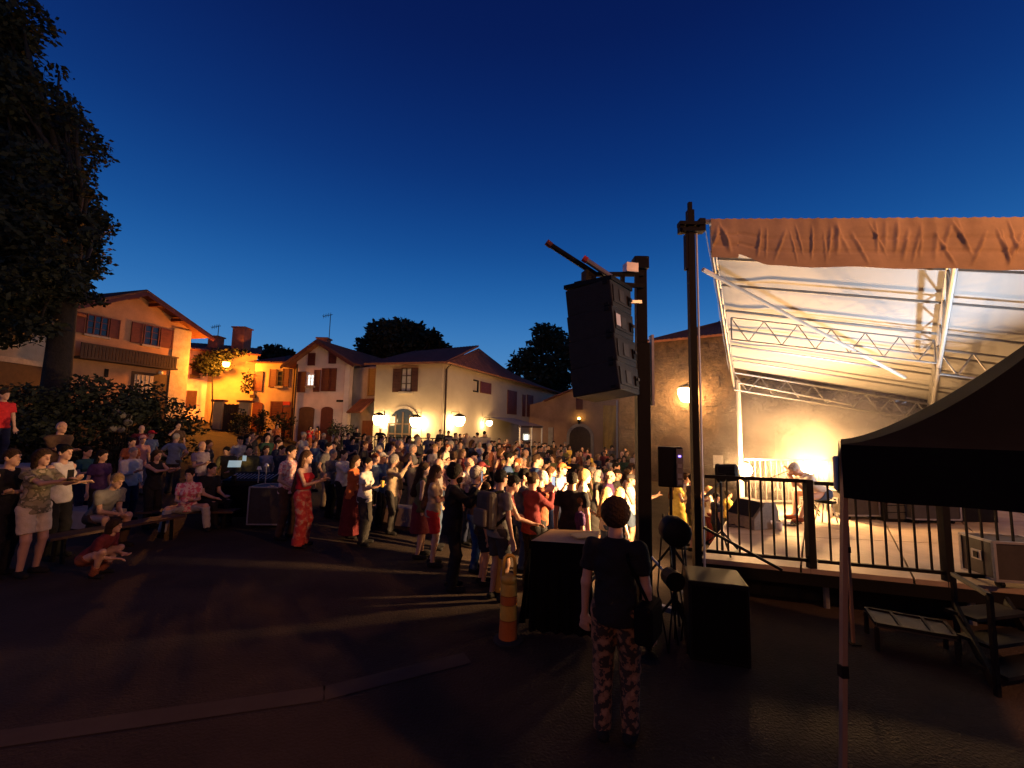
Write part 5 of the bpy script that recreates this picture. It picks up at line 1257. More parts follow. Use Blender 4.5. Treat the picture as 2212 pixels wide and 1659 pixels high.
def top_prims(s, sex, kind):
    P, T = s['P'], s['T']; w = .88 if sex == 'f' else 1.0; L = lambda x, y, z: P+T@V(x, y, z); up = s['up']
    pr = [ell(L(0, 0, .37), (.158*w, .108, .17), T.T), ell(L(0, .008, .17), (.142*w, .108, .17), T.T), ell(L(0, 0, -.02), (.170, .126, .26), T.T)]
    if sex == 'f': pr += [ell(L(x, .085, .345), (.058, .055, .058), T.T) for x in (-.07, .07)]
    if kind in ('tee', 'long', 'jacket', 'dress'):
        pr += [cone(s['l']['sh']+T@V(.035, 0, -.012), s['r']['sh']+T@V(-.035, 0, -.012), .046, .046), cone(L(0, -.01, .47), s['N'], .07, .05)]
        fr = {'tee': .62, 'dress': .35}.get(kind)
        for k in 'lr':
            a = s[k]
            if fr: e = a['sh']+(a['el']-a['sh'])*fr; pr.append(cone(a['sh'], a['el'], .046*w, .050*w, ((e, unit(a['el']-a['sh'])),)))
            else:
                e = a['el']+(a['wr']-a['el'])*.9; pr += [cone(a['sh'], a['el'], .047*w, .041*w), cone(a['el'], a['wr'], .043*w, .034*w, ((e, unit(a['wr']-a['el'])),))]
    elif kind == 'tank':
        pr += [cone(L(x, -.06, .40), L(x, .0, .535), .04, .026) for x in (-.085, .085)]+[cone(L(x, .07, .38), L(x, .0, .535), .04, .026) for x in (-.085, .085)]
    clips = [(s['N']+up*.012, up)]
    hem = {'dress': -.62, 'strapless': .13, 'jacket': -.14, 'long': -.09}.get(kind, -.07)
    seated = s['g']['pz'] < .8
    if seated: hem = max(hem, -.04)
    if kind == 'strapless': clips = [(L(0, 0, .43), up)]
    if kind == 'dress' and not seated:
        pr += [cone(L(0, 0, .0), L(0, .01, -.62), .165, .22)]
    clips.append((L(0, 0, hem), -up))
    return pr, clips
def bottom_prims(s, kind):
    P = s['P']; up = s['up']; pr = [ell(P+s['T']@V(0, 0, .02), (.166, .12, .125), s['T'].T)]; clips = [(P+up*.10, up)]
    if kind in ('skirt', 'longskirt') and s['g']['pz'] > .8:
        ln = .46 if kind == 'skirt' else .84; pr += [cone(P+V(0, 0, .0), P+V(0, 0, -ln-.1), .155, .19 if kind == 'skirt' else .25)]; clips.append((P-V(0, 0, ln), V(0, 0, -1))); return pr, clips
    for k in 'lr':
        a = s[k]
        if kind == 'shorts':
            e = a['hip']+(a['kn']-a['hip'])*.80; pr.append(cone(a['hip'], a['kn'], .094, .078, ((e, unit(a['kn']-a['hip'])),)))
        elif kind == 'wide':
            d = unit(a['an']-a['kn']); e = a['an']+d*.02; pr += [cone(a['hip'], a['kn'], .094, .090), cone(a['kn'], a['an']+d*.1, .090, .105, ((e, d),))]
        else:
            d = unit(a['an']-a['kn']); e = a['an']+d*.01; pr += [cone(a['hip'], a['kn'], .093, .067), cone(a['kn'], a['an']+d*.08, .066, .054, ((e, d),))]
    return pr, clips
def hair_prims(s, kind):
    Hm, H = s['Hm'], s['H']; hl = lambda x, y, z: H+Hm@V(x, y, z); n = Hm@V(0, .75, -.66); face = (hl(0, 0, 0)+n*.034, n); low = (hl(0, 0, -.085), Hm@V(0, 0, -1))
    sk = ell(hl(0, -.012, .03), (.080, .100, .098), Hm.T, (face,)); w = 0.0; k = .02
    if kind == 'short': pr = [sk]; cl = [low]; w = .002
    elif kind == 'bald': pr = [ell(hl(0, -.012, .0), (.078, .099, .075), Hm.T, (face, (hl(0, 0, .035), Hm@V(0, 0, 1))))]; cl = [low]
    elif kind == 'curly': pr = [ell(hl(0, -.020, .035), (.112, .118, .122), Hm.T, ((hl(0, 0, 0)+n*.045, n),))]; cl = [low]; w = .010
    elif kind == 'bob': pr = [ell(hl(0, -.015, .02), (.096, .105, .11), Hm.T, ((hl(0, 0, 0)+n*.038, n),)), cone(hl(0, -.05, 0), hl(0, -.055, -.12), .085, .075)]; cl = [(hl(0, 0, -.17), Hm@V(0, 0, -1))]; w = .004
    elif kind in ('long', 'verylong'):
        e = .34 if kind == 'long' else .50
        pr = [ell(hl(0, -.014, .03), (.088, .103, .102), Hm.T, (face,)), cone(hl(0, -.05, .0), s['P']+s['T']@V(0, -.14, .60-e), .080, .075)]
        pr += [cone(hl(x, -.03, -.0), s['P']+s['T']@V(x*1.2, -.02, .47), .026, .03) for x in (-.072, .072)]; cl = []; w = .004
    elif kind == 'bun': pr = [sk, ell(hl(0, -.10, .085), (.045, .045, .045))]; cl = [low]; w = .003
    elif kind == 'cap': pr = [ell(hl(0, -.006, .045), (.085, .103, .090), Hm.T, ((hl(0, 0, .035), Hm@V(0, 0, -1)),)), cone(hl(-.035, .10, .045), hl(.035, .10, .045), .02, .02), ell(hl(0, .125, .043), (.07, .065, .012), Hm.T)]; cl = []
    return pr, cl, w, k
def piece(key, fn):
    if key not in CACHE: CACHE[key] = fn()
    return CACHE[key]
NP = [0]
def person(loc, rz, scale, pose='stand', sex='m', top='tee', bottom='trousers', hair='short', cols=None, label='', group=None, h=.02, shoes=True, wide=1.0, name='person'):
    """cols: dict skin, top, bottom, hair, shoe -> material"""
    fine = h < .014; s = skeleton(pose, sex); kid = sex == 'c'
    def mk_body():
        pr, sb = body_prims(s, sex, fine, pose); return mesh_sdf('body', pr, h, .03 if not fine else .022, subs=sb if fine else ())
    o = bpy.data.objects.new(name, piece((pose, sex, h, 'body'), mk_body)); COL.objects.link(o)
    o.location = loc; o.rotation_euler = (0, 0, rz); o.scale = (scale*wide, scale*wide, scale); tag(o, label, 'person', group)
    def child(nm, me, m):
        c = bpy.data.objects.new(nm, me); COL.objects.link(c); c.parent = o; setm(c, m); return c
    def setm(c, m):
        if not c.data.materials: c.data.materials.append(m)
        c.material_slots[0].link = 'OBJECT'; c.material_slots[0].material = m
    setm(o, cols['skin'])
    hc = max(h, .011)
    if top:
        def f():
            pr, cl = top_prims(s, sex, top); return mesh_sdf('top', pr, hc, .04, .015 if top != 'jacket' else .024, cl, .0055, len(top), wf=1.25)
        child({'tee': 't_shirt', 'long': 'shirt', 'jacket': 'jacket', 'dress': 'dress', 'strapless': 'strapless_top', 'tank': 'tank_top'}[top], piece((pose, sex, hc, top), f), cols['top'])
    if bottom:
        def f():
            pr, cl = bottom_prims(s, bottom); return mesh_sdf('bottom', pr, hc, .03, .010, cl, .0042, 5, wf=1.2)
        child({'trousers': 'trousers', 'wide': 'trousers', 'shorts': 'shorts', 'skirt': 'skirt', 'longskirt': 'skirt'}[bottom], piece((pose, 'b', hc, bottom), f), cols['bottom'])
    if hair:
        def f():
            pr, cl, w, k = hair_prims(s, hair); return mesh_sdf('hair', pr, max(hc*.75, .009), k, 0.004, cl, w*(.32 if hair == 'curly' else .8), 3, wf=4.2 if hair in ('curly', 'short', 'bob') else 3.0)
        child('cap' if hair == 'cap' else 'hair', piece((pose, sex, hc, 'hair', hair), f), cols['hair'])
        if hair == 'cap':
            def f2():
                pr, cl, w, k = hair_prims(s, 'bald'); return mesh_sdf('hair', pr, .012, k, .004, cl, w, 3)
            child('hair', piece((pose, sex, hc, 'hair', 'bald'), f2), cols.get('hair2', M_hair['brown']))
    if shoes:
        for k in 'lr':
            def f():
                a = s[k]; pr = [cone(a['an']-a['fd']*.045+V(0, 0, -.03), a['an']+a['fd']*.155+V(0, 0, -.045), .040, .033), cone(a['an']+V(0, 0, .0), a['an']+V(0, 0, -.03), .042, .042)]
                cl = [(a['an']+V(0, 0, .012), V(0, 0, 1))]
                if len(s['g']['f'+k]) < 3: cl.append((V(0, 0, .0), V(0, 0, -1)))
                return mesh_sdf('shoe', pr, min(h, .014), .02, .006, cl)
            child('shoe', piece((pose, h, 'shoe', k), f), cols['shoe'])
    NP[0] += 1
    o['_sk'] = 0; del o['_sk']
    return o, s
def world_of(o, p):
    """world position of a skeleton point of a placed person"""
    m = Matrix.Rotation(o.rotation_euler.z, 3, 'Z'); q = m @ Vector((p[0]*o.scale.x, p[1]*o.scale.y, p[2]*o.scale.z)); return Vector(o.location)+q
SK = [(.50, .31, .22), (.44, .26, .18), (.36, .21, .14), (.22, .12, .075)]
M_skin = [mat('skin_%d' % i, c, .55, var=.12, scale=7, spec=.35) for i, c in enumerate(SK)]
M_hair = {n: mat('hair_'+n, c, .75, var=.5, scale=22, bump=.6, bscale=70, spec=.1) for n, c in dict(black=(.012, .010, .009), brown=(.045, .026, .015), chestnut=(.10, .05, .025), blond=(.34, .22, .10), grey=(.30, .28, .26), white=(.55, .52, .47), ginger=(.24, .08, .03)).items()}
CLOTH = dict(black=(.014, .014, .016), navy=(.018, .024, .055), grey=(.16, .155, .15), pale_grey=(.38, .37, .36), white=(.60, .57, .52), cream=(.58, .50, .36), beige=(.36, .28, .19), brown=(.09, .055, .035), maroon=(.14, .025, .03), red=(.50, .025, .03), orange=(.52, .15, .05), rust=(.20, .065, .035), mustard=(.48, .28, .05), yellow=(.62, .46, .10), olive=(.10, .10, .045), green=(.03, .07, .045), teal=(.025, .09, .10), blue=(.035, .07, .17), pale_blue=(.17, .23, .31), denim=(.06, .09, .16), lilac=(.22, .19, .26), purple=(.06, .028, .09), pink=(.42, .21, .20), charcoal=(.045, .043, .043))
M_cloth = {n: mat('cloth_'+n, c, .88, var=.25, scale=9, bump=.25, bscale=60, spec=.15) for n, c in CLOTH.items()}
def patterned(name, c1_, c2_, scale, c3_=None):
    if name in MATS: return MATS[name]
    m = bpy.data.materials.new(name); m.use_nodes = True; n = m.node_tree.nodes; L = m.node_tree.links; b = n['Principled BSDF']; b.inputs['Roughness'].default_value = .85
    t = n.new('ShaderNodeTexCoord'); v = n.new('ShaderNodeTexVoronoi'); v.inputs['Scale'].default_value = scale; L.new(t.outputs['Object'], v.inputs['Vector'])
    nz = n.new('ShaderNodeTexNoise'); nz.inputs['Scale'].default_value = scale*.9; nz.inputs['Detail'].default_value = 3; L.new(t.outputs['Object'], nz.inputs['Vector'])
    r = n.new('ShaderNodeValToRGB'); r.color_ramp.interpolation = 'CONSTANT'; L.new(nz.outputs[0], r.inputs[0])
    r.color_ramp.elements[0].color = (*c1_, 1); r.color_ramp.elements[1].color = (*c2_, 1); r.color_ramp.elements[1].position = .5
    if c3_: e = r.color_ramp.elements.new(.6); e.color = (*c3_, 1)
    L.new(r.outputs[0], b.inputs['Base Color']); MATS[name] = m; return m
M_cloth['floral_pink'] = patterned('cloth_floral_pink', (.62, .50, .46), (.50, .18, .20), 18, (.6, .45, .42))
M_cloth['blouse_pink'] = patterned('cloth_blouse_pink', (.50, .10, .16), (.60, .42, .40), 24)
M_cloth['camo'] = patterned('cloth_camo', (.22, .19, .11), (.11, .10, .05), 12, (.34, .30, .20))
M_cloth['batik'] = patterned('cloth_batik', (.022, .014, .011), (.17, .085, .045), 21, (.24, .13, .07))
M_cloth['tropical'] = patterned('cloth_tropical', (.16, .20, .28), (.48, .48, .50), 16, (.10, .12, .18))
M_cloth['purple_floral'] = patterned('cloth_purple_floral', (.50, .42, .42), (.14, .05, .22), 15)
M_cloth['red_print'] = patterned('cloth_red_print', (.42, .035, .03), (.52, .10, .06), 14, (.50, .28, .18))
M_cloth['striped'] = patterned('cloth_striped', (.6, .56, .52), (.3, .24, .24), 13)
# ------------------------------------------------------------------ people placed in the square
STAGE_PT = Vector((6.2, 8.3, 0))
TAKEN = []
def cols(top, bottom, hair='brown', skin=1, shoe='black'):
    return dict(skin=M_skin[skin], top=M_cloth.get(top), bottom=M_cloth.get(bottom), hair=M_hair.get(hair) or M_cloth[hair], shoe=M_cloth[shoe])
HEADZ = {}
def stature(pose, sex):
    s = skeleton(pose, sex); return s['H'][2]+.125
def put(px, py, Y, pose, sex, top, bottom, hair, ct, cb, ch, label, face=None, group=None, h=.018, skin=1, lo=.9, hi=1.12, z=None, shoe='black', wide=1.0, shoes=True):
    q = at_y(px, py, Y); gz = ground_z(q.x, q.y) if z is None else z
    sc = min(hi, max(lo, (q.z-gz)/stature(pose, sex)))
    if face is None: a = math.atan2(STAGE_PT.y-q.y, STAGE_PT.x-q.x)
    else: a = R(face)
    # keep the head, not the feet, under the photo point
    hx, hy = skeleton(pose, sex)['H'][:2]*sc; ca, sa = math.cos(a-math.pi/2), math.sin(a-math.pi/2)
    o, s = person((q.x-(hx*ca-hy*sa), q.y-(hx*sa+hy*ca), gz), a-math.pi/2, sc, pose, sex, top, bottom, hair, cols(ct, cb, ch, skin, shoe), label, group, h, shoes, wide)
    TAKEN.append((q.x, q.y)); return o, s
def phone(o, s, side, label, lit=True, dz=.07):
    a = s[side]; q = world_of(o, a['wr']+a['hd']*.10+V(0, 0, dz)); rz = o.rotation_euler.z
    t = thing('phone', q, label, 'phone', 'phones held up'); m = Matrix.Rotation(rz, 3, 'Z')
    MB().box(q, (.078, .010, .155), rz).obj('case', M_black, t, bevel=.003)
    MB().box(q-m@Vector((0, .0065, 0)), (.068, .003, .14), rz).obj('screen', mat('phone_screen', (.1, .1, .1), .2, emit=(.55, .62, .75), estr=1.1) if lit else M_glass_dark, t)
def bench(px, py, Y, L, rz, label, hgt=.42):
    q = at_y(px, py, Y); z = ground_z(q.x, q.y); t = thing('bench', (q.x, q.y, z), label, 'bench', 'benches on the left'); m = Matrix.Rotation(rz, 3, 'Z')
    for k in (-1, 0, 1): MB().box((q.x, q.y, z+hgt-.025)+m@Vector((0, k*.13, 0)) if False else Vector((q.x, q.y, z+hgt-.025))+m@Vector((0, k*.125, 0)), (L, .115, .04), rz).obj('seat_slat', M_wood, t)
    for k in (-1, 1):
        for j in (-1, 1): MB().bar(Vector((q.x, q.y, z-.02))+m@Vector((k*L*.4, j*.13, 0)), Vector((q.x, q.y, z+hgt-.047))+m@Vector((k*L*.4, j*.10, 0)), .04).obj('leg', M_black, t)

HF = .0105
# ---- nearest people
o, s = put(1330, 1080, 3.32, 'stand', 'm', 'tee', 'trousers', 'curly', 'black', 'batik', 'brown', 'person seen from behind in black t-shirt and patterned batik trousers', face=72, h=.0095, skin=1)
def shoulder_bag(o, s, side, m, label, sz=(.30, .13, .26), strap=True):
    q = world_of(o, s['P']+V(.24*side, -.02, -.02)); rz = o.rotation_euler.z; t = thing('shoulder_bag', q, label, 'bag')
    MB().box(q, sz, rz+1.3).obj('pouch', m, t, bevel=.03)
    MB().tube([q+Vector((0, -.03, sz[2]/2-.02)), world_of(o, s['C']+V(.10*side, -.14, .02)), world_of(o, s['N']+V(.08*side, 0, -.02)), world_of(o, s['C']+V(.12*side, .13, -.02)), q+Vector((0, .05, sz[2]/2-.02))], .012, 6).obj('strap', m, t)
shoulder_bag(o, s, 1, M_blackcloth, 'black cloth bag on the hip of the person in batik trousers')
o, s = put(985, 1004, 6.07, 'phone', 'm', 'jacket', 'trousers', 'curly', 'black', 'black', 'black', 'bearded man in loose black clothes raising a phone', face=8, h=HF, skin=1)
phone(o, s, 'r', 'phone held up by the bearded man in black')
def beard():
    Hm, H = s['Hm'], s['H']; hl = lambda x, y, z: H+Hm@V(x, y, z)
    me = mesh_sdf('beard', [ell(hl(0, .045, -.085), (.058, .052, .055), Hm.T), ell(hl(0, .075, -.052), (.03, .02, .008), Hm.T)], .009, .02, .006, ((hl(0, 0, -.047), Hm@V(0, 0, 1)),) , .002)
    c = bpy.data.objects.new('beard', me); COL.objects.link(c); c.parent = o; me.materials.append(M_hair['black'])
beard()
o, s = put(1083, 1014, 5.75, 'stand', 'm', 'tee', 'shorts', 'short', 'grey', 'charcoal', 'black', 'man in grey t-shirt with a backpack and bare calves', face=40, h=HF, skin=2)
def backpack(o, s):
    q = world_of(o, s['P']+s['T']@V(0, -.21, .30)); rz = o.rotation_euler.z; m = Matrix.Rotation(rz, 3, 'Z')
    t = thing('backpack', q, 'brown grey backpack on the man in the grey t-shirt', 'backpack')
    MB().box(q, (.30, .15, .46), rz).obj('main_pack', mat('pack_cloth', (.075, .062, .05), .9, var=.4, scale=9), t, bevel=.05)
    MB().box(q+m@Vector((0, -.10, -.08)), (.24, .07, .22), rz).obj('front_pocket', mat('pack_cloth2', (.10, .08, .062), .9), t, bevel=.03)
    for sx in (-1, 1): MB().tube([q+m@Vector((sx*.1, .06, .22)), world_of(o, s['N']+V(sx*.10, -.03, .005)), world_of(o, s['C']+V(sx*.12, .135, -.05)), world_of(o, s['C']+V(sx*.165, .03, -.17)), q+m@Vector((sx*.13, .06, -.18))], .018, 6).obj('strap', M_blackcloth, t)
backpack(o, s)
put(1110, 1046, 5.95, 'lean', 'f', 'tank', 'trousers', 'bun', 'maroon', 'mustard', 'black', 'woman in maroon tank top and mustard trousers leaning on the draped table', face=8, h=HF, skin=1)
o, s = put(1236, 1032, 6.4, 'stand', 'm', 'tee', 'trousers', 'short', 'black', 'navy', 'black', 'broad man in black t-shirt seen from behind at the table', face=70, h=HF, skin=2, wide=1.12)
put(943, 1012, 7.1, 'clap', 'f', 'tee', 'shorts', 'verylong', 'beige', 'red', 'chestnut', 'girl with long chestnut hair and red shorts behind the bearded man', face=5, h=HF)
put(917, 1010, 7.5, 'relax', 'f', 'tank', 'skirt', 'long', 'olive', 'maroon', 'brown', 'woman in olive top and dark red skirt left of the bearded man', face=15, h=.013)
put(948, 990, 8.1, 'stand', 'm', 'tee', 'trousers', 'bald', 'grey', 'denim', 'blond', 'balding man lit orange just behind the girl with long hair', face=-5, h=.013)
o, s = put(664, 973, 7.9, 'clap', 'f', 'strapless', 'wide', 'verylong', 'red', 'red_print', 'chestnut', 'woman in strapless red top and red trousers clapping, long brown hair', face=-3, h=HF, skin=0)
put(630, 962, 8.4, 'relax', 'm', 'tee', 'trousers', 'short', 'floral_pink', 'brown', 'black', 'man in pale pink floral shirt behind the woman in red', face=-2, h=.012, skin=0)
# ---- far left
put(29, 969, 6.15, 'cross', 'm', 'tank', 'trousers', 'short', 'black', 'black', 'brown', 'man in black vest with folded arms at the left edge', face=5, h=.012, skin=1)
o, s = put(95, 969, 6.25, 'reach', 'f', 'tee', 'shorts', 'bob', 'camo', 'cream', 'brown', 'person in brown marbled top and white shorts holding out a phone', face=-8, h=HF, skin=1)
phone(o, s, 'r', 'phone held out by the person in white shorts', False)
put(143, 960, 7.0, 'cross', 'f', 'tank', 'trousers', 'bun', 'white', 'black', 'black', 'dark haired woman in a white top looking down', face=-5, h=.012, skin=0)
put(135, 910, 9.2, 'cross', 'm', 'jacket', 'trousers', 'bald', 'brown', 'charcoal', 'grey', 'tall bald man in brown jacket standing on the low wall', face=-10, h=.014, skin=1, z=.35)
b = MB().box((*at_y(135, 950, 9.25).xy, .17), (3.2, .5, .36), R(-12)); tag(b.obj('low_wall', M_stone, bevel=.02), 'low stone wall under the tall bald man at the left', 'wall')
o, s = put(255, 1022, 7.6, 'sitknee', 'm', 'tee', 'trousers', 'short', 'grey', 'brown', 'blond', 'fair haired man in grey t-shirt seated with his arms on his knees', face=-10, h=.012)
bench(262, 1100, 7.5, 1.9, R(70), 'wooden bench under the fair haired seated man')
put(411, 1012, 8.9, 'sitfold', 'f', 'tee', 'trousers', 'bun', 'blouse_pink', 'pale_grey', 'black', 'woman in patterned pink blouse and glasses seated with legs apart', face=-55, h=.012, skin=0)
bench(411, 1105, 9.1, 1.8, R(8), 'low bench under the woman in the pink blouse', .36)
put(459, 1001, 9.3, 'sit', 'm', 'tee', 'trousers', 'short', 'black', 'black', 'black', 'man in black shirt seated right of the woman in pink', face=-15, h=.014, lo=.98)
put(250, 1120, 6.3, 'crouch', 'c', 'tee', 'trousers', 'bob', 'maroon', 'rust', 'brown', 'child in dull red clothes crouching on the dark ground', face=10, h=.012, lo=.6, hi=.95)
put(340, 977, 9.0, 'reach', 'f', 'tank', 'trousers', 'bob', 'black', 'black', 'brown', 'woman in black tank top holding out one arm on the left', face=-15, h=.014)
put(289, 972, 9.6, 'cup', 'm', 'long', 'trousers', 'short', 'white', 'navy', 'grey', 'man in white collared shirt left of the woman in black tank top', face=-12, h=.015)
put(222, 985, 8.6, 'stand', 'f', 'tee', 'trousers', 'long', 'purple', 'black', 'black', 'woman in dark purple top behind the dark haired woman', face=-8, h=.015)
put(190, 968, 9.4, 'cup', 'f', 'tee', 'trousers', 'bun', 'teal', 'navy', 'black', 'woman in teal top among the dim people on the left', face=0)
put(287, 945, 11.5, 'stand', 'f', 'tee', 'skirt', 'bun', 'orange', 'brown', 'black', 'woman in bright orange top among the left group', face=-20)
put(309, 940, 12.2, 'relax', 'm', 'tee', 'trousers', 'cap', 'pink', 'denim', 'pink', 'man in pink cap and pale pink shirt', face=-15)
put(328, 930, 13.5, 'stand', 'c', 'tee', 'shorts', 'cap', 'pale_blue', 'navy', 'red', 'child in a crimson cap beyond the pink cap', face=-15, lo=.72, hi=1.0)
put(382, 936, 12.8, 'hips', 'm', 'tee', 'trousers', 'short', 'pale_blue', 'charcoal', 'grey', 'man in grey blue shirt seen from behind', face=95)
put(438, 953, 11.0, 'cup', 'm', 'tee', 'trousers', 'bald', 'lilac', 'navy', 'grey', 'bald man in lilac shirt beside the mixing desk', face=-15)
put(12, 842, 9.5, 'stand', 'm', 'tee', 'trousers', 'short', 'red', 'navy', 'brown', 'person in vivid red shirt raised up at the far left edge', face=-10, z=1.15)
tag(MB().box((*at_y(8, 940, 9.5).xy, .57), (1.6, 1.2, 1.14), R(20)).obj('stone_block', M_stone, bevel=.03), 'stone block under the person in the vivid red shirt', 'block')
# ---- mixing desk in the middle left
def mixing_desk():
    q = at_y(545, 1040, 10.2); z = 0.0; t = thing('mixing_desk', (q.x, q.y, z), 'dark mixing desk with glowing panels in the middle of the crowd', 'mixing desk')
    MB().box((q.x, q.y, .78), (1.7, .75, .05)).obj('table_top', M_black, t)
    for sx in (-.8, .8):
        for sy in (-.32, .32): MB().bar((q.x+sx, q.y+sy, 0), (q.x+sx, q.y+sy, .755), .04).obj('leg', M_black, t)
    MB().hexa([(q.x-.5, q.y-.3, .81), (q.x+.6, q.y-.3, .81), (q.x+.6, q.y+.3, .81), (q.x-.5, q.y+.3, .81), (q.x-.5, q.y-.3, .86), (q.x+.6, q.y-.3, .86), (q.x+.6, q.y+.3, 1.0), (q.x-.5, q.y+.3, 1.0)]).obj('console', M_black, t)
    for k in range(12): MB().box((q.x-.42+.085*k, q.y-.05, .935), (.02, .3, .012), 0, .24).obj('fader_strip', M_galv, t)
    em = mat('screen_glow', (.2, .25, .3), .3, emit=(.5, .7, .75), estr=.45)
    p = at_y(507, 1002, q.y-.35); MB().box(p, (.26, .02, .15), .2, -.35).obj('screen', em, t); MB().box((p.x, p.y+.02, .9), (.08, .06, .16)).obj('screen_foot', M_black, t)
    p = at_y(528, 990, q.y-.3); MB().box(p, (.09, .015, .12), -.2).obj('side_screen', em, t)
    for px, py in ((560, 1012), (576, 1005)): p = at_y(px, py, q.y-.3); MB().tube([(p.x, p.y, .82), p], .014, 6).obj('lamp_neck', M_galv, t); MB().lathe(p-Vector((0, 0, .02)), [(.05, 0), (.03, .06), (.01, .07)], 10).obj('lamp_shade', M_white_metal, t)
    MB().box((q.x, q.y-.385, .42), (1.66, .012, .68)).obj('front_cloth', M_blackcloth, t)
    c = at_y(590, 1070, 9.4); flight_case((c.x, c.y, 0), (.7, .55, .75), .05, 'tall dark flight case right of the mixing desk', False)
mixing_desk()
put(490, 968, 11.2, 'lean', 'm', 'jacket', 'trousers', 'short', 'olive', 'black', 'black', 'sound engineer in olive jacket bent over the glowing screen', face=-80)
put(540, 962, 11.0, 'stand', 'm', 'jacket', 'trousers', 'bun', 'olive', 'black', 'black', 'second sound engineer in olive jacket behind the mixing desk', face=-60)
put(576, 966, 11.4, 'relax', 'f', 'long', 'trousers', 'long', 'pale_grey', 'black', 'brown', 'woman in pale grey top at the right end of the mixing desk', face=-30)
put(520, 942, 13.5, 'stand', 'm', 'tee', 'trousers', 'cap', 'pale_grey', 'navy', 'black', 'man in black cap and grey shirt behind the mixing desk', face=-20)
o, s = put(545, 932, 15.5, 'film', 'm', 'tee', 'shorts', 'short', 'charcoal', 'beige', 'brown', 'man filming with a raised phone behind the mixing desk', face=-25)
phone(o, s, 'r', 'small phone glowing in the dim crowd behind the mixing desk')
put(600, 940, 14.6, 'relax', 'f', 'tee', 'trousers', 'bob', 'orange', 'brown', 'brown', 'woman in orange top in the back of the left crowd', face=-25)
put(582, 925, 17.0, 'stand', 'm', 'tee', 'trousers', 'short', 'brown', 'black', 'black', 'man in brown shirt at the foot of the slope below the yellow house', face=-25)
put(662, 968, 11.8, 'stand', 'm', 'tee', 'trousers', 'bald', 'pale_blue', 'navy', 'grey', 'bald man in pale blue shirt just behind the woman in red', face=-12)
put(610, 962, 11.3, 'cross', 'm', 'jacket', 'trousers', 'short', 'navy', 'black', 'black', 'man in navy jacket with a pale collar left of the floral shirt', face=-12)
# ---- middle
put(769, 986, 8.6, 'cross', 'f', 'long', 'longskirt', 'bob', 'orange', 'maroon', 'brown', 'woman in orange shirt and long dark red skirt', face=-5, h=.013)
o, s = put(795, 995, 8.15, 'cup', 'f', 'tee', 'trousers', 'bun', 'white', 'charcoal', 'black', 'woman in white t-shirt holding a cup beside the orange shirt', face=-8, h=.013)
q = world_of(o, s['r']['wr']+s['r']['hd']*.10+V(0, 0, .04)); tag(MB().lathe(q-Vector((0, 0, .06)), [(.028, 0), (.036, .12), (.032, .12), (.02, .01)], 12).obj('cup', M_cloth['yellow'], smooth=True), 'yellow beer cup held by the woman in the white t-shirt', 'cup')
shoulder_bag(o, s, -1, M_blackcloth, 'black shoulder bag of the woman with the cup')
put(812, 980, 9.4, 'stand', 'm', 'long', 'trousers', 'short', 'pale_blue', 'navy', 'ginger', 'man in light blue sweater right of the woman with the cup', face=-8, h=.015)
put(826, 986, 9.6, 'cross', 'm', 'jacket', 'trousers', 'cap', 'blue', 'black', 'white', 'person in blue jacket and white cap', face=-20, h=.015)
put(852, 993, 9.0, 'film', 'm', 'long', 'trousers', 'curly', 'beige', 'charcoal', 'grey', 'grey haired man in beige shirt leaning forward', face=-5, h=.015)
put(720, 980, 10.4, 'cross', 'm', 'tee', 'trousers', 'short', 'grey', 'black', 'grey', 'man in grey shirt with crossed arms right of the woman in red', face=-12, h=.016)
put(743, 979, 10.2, 'phone', 'm', 'long', 'trousers', 'short', 'white', 'black', 'brown', 'man in white shirt and glasses left of the orange shirt', face=-15, h=.016)
# ---- right of the bearded man
o, s = put(1031, 1013, 6.9, 'phone', 'm', 'tee', 'trousers', 'curly', 'brown', 'denim', 'grey', 'grey curly haired man with glasses lit by the stage, raised hands', face=-5, h=.012, skin=0)
put(1014, 988, 8.6, 'stand', 'm', 'tee', 'trousers', 'bald', 'striped', 'navy', 'grey', 'stooped man in striped shirt behind the bearded man', face=-20, h=.015)
put(963, 983, 9.6, 'hips', 'm', 'tee', 'trousers', 'short', 'pink', 'denim', 'brown', 'father in pink shirt carrying a child on his shoulders', face=-10, h=.015)
q0 = at_y(963, 968, 9.62); fa = bpy.context.scene.objects and o
fo, fs = person((q0.x, q0.y, at_y(963, 986, 9.62).z-.30), math.atan2(STAGE_PT.y-q0.y, STAGE_PT.x-q0.x)-math.pi/2, .60, 'ride', 'c', 'tee', 'shorts', 'short', cols('cream', 'denim', 'ginger', 0), 'small child in pale shirt riding on the shoulders of the man in pink', None, .014)
put(1040, 998, 8.3, 'stand', 'f', 'tee', 'trousers', 'cap', 'rust', 'black', 'maroon', 'girl in dark red cap behind the curly haired man', face=-10, h=.015)
put(1049, 1040, 6.3, 'stand', 'c', 'tee', 'shorts', 'bob', 'charcoal', 'navy', 'brown', 'child with a brown bob between the bearded man and the backpack', face=10, h=.013, lo=.75, hi=.95)
put(1117, 990, 8.9, 'turn', 'm', 'tee', 'trousers', 'short', 'green', 'black', 'ginger', 'red haired man in dark green t-shirt turned to the camera', face=-70, h=.013, skin=0)
put(1133, 1018, 7.0, 'think', 'm', 'jacket', 'trousers', 'short', 'grey', 'denim', 'black', 'man in grey jacket over pale shirt with a hand on his chin', face=-8, h=HF, skin=0)
o, s = put(1172, 1040, 6.75, 'phone', 'f', 'tee', 'trousers', 'bob', 'rust', 'black', 'white', 'white haired woman glowing in the stage light', face=-5, h=.012, skin=0)
o, s = put(1152, 1050, 6.2, 'phone', 'f', 'long', 'trousers', 'bun', 'maroon', 'black', 'brown', 'woman holding a lit phone between the table people', face=35, h=.013)
phone(o, s, 'r', 'lit phone screen held up behind the draped table')
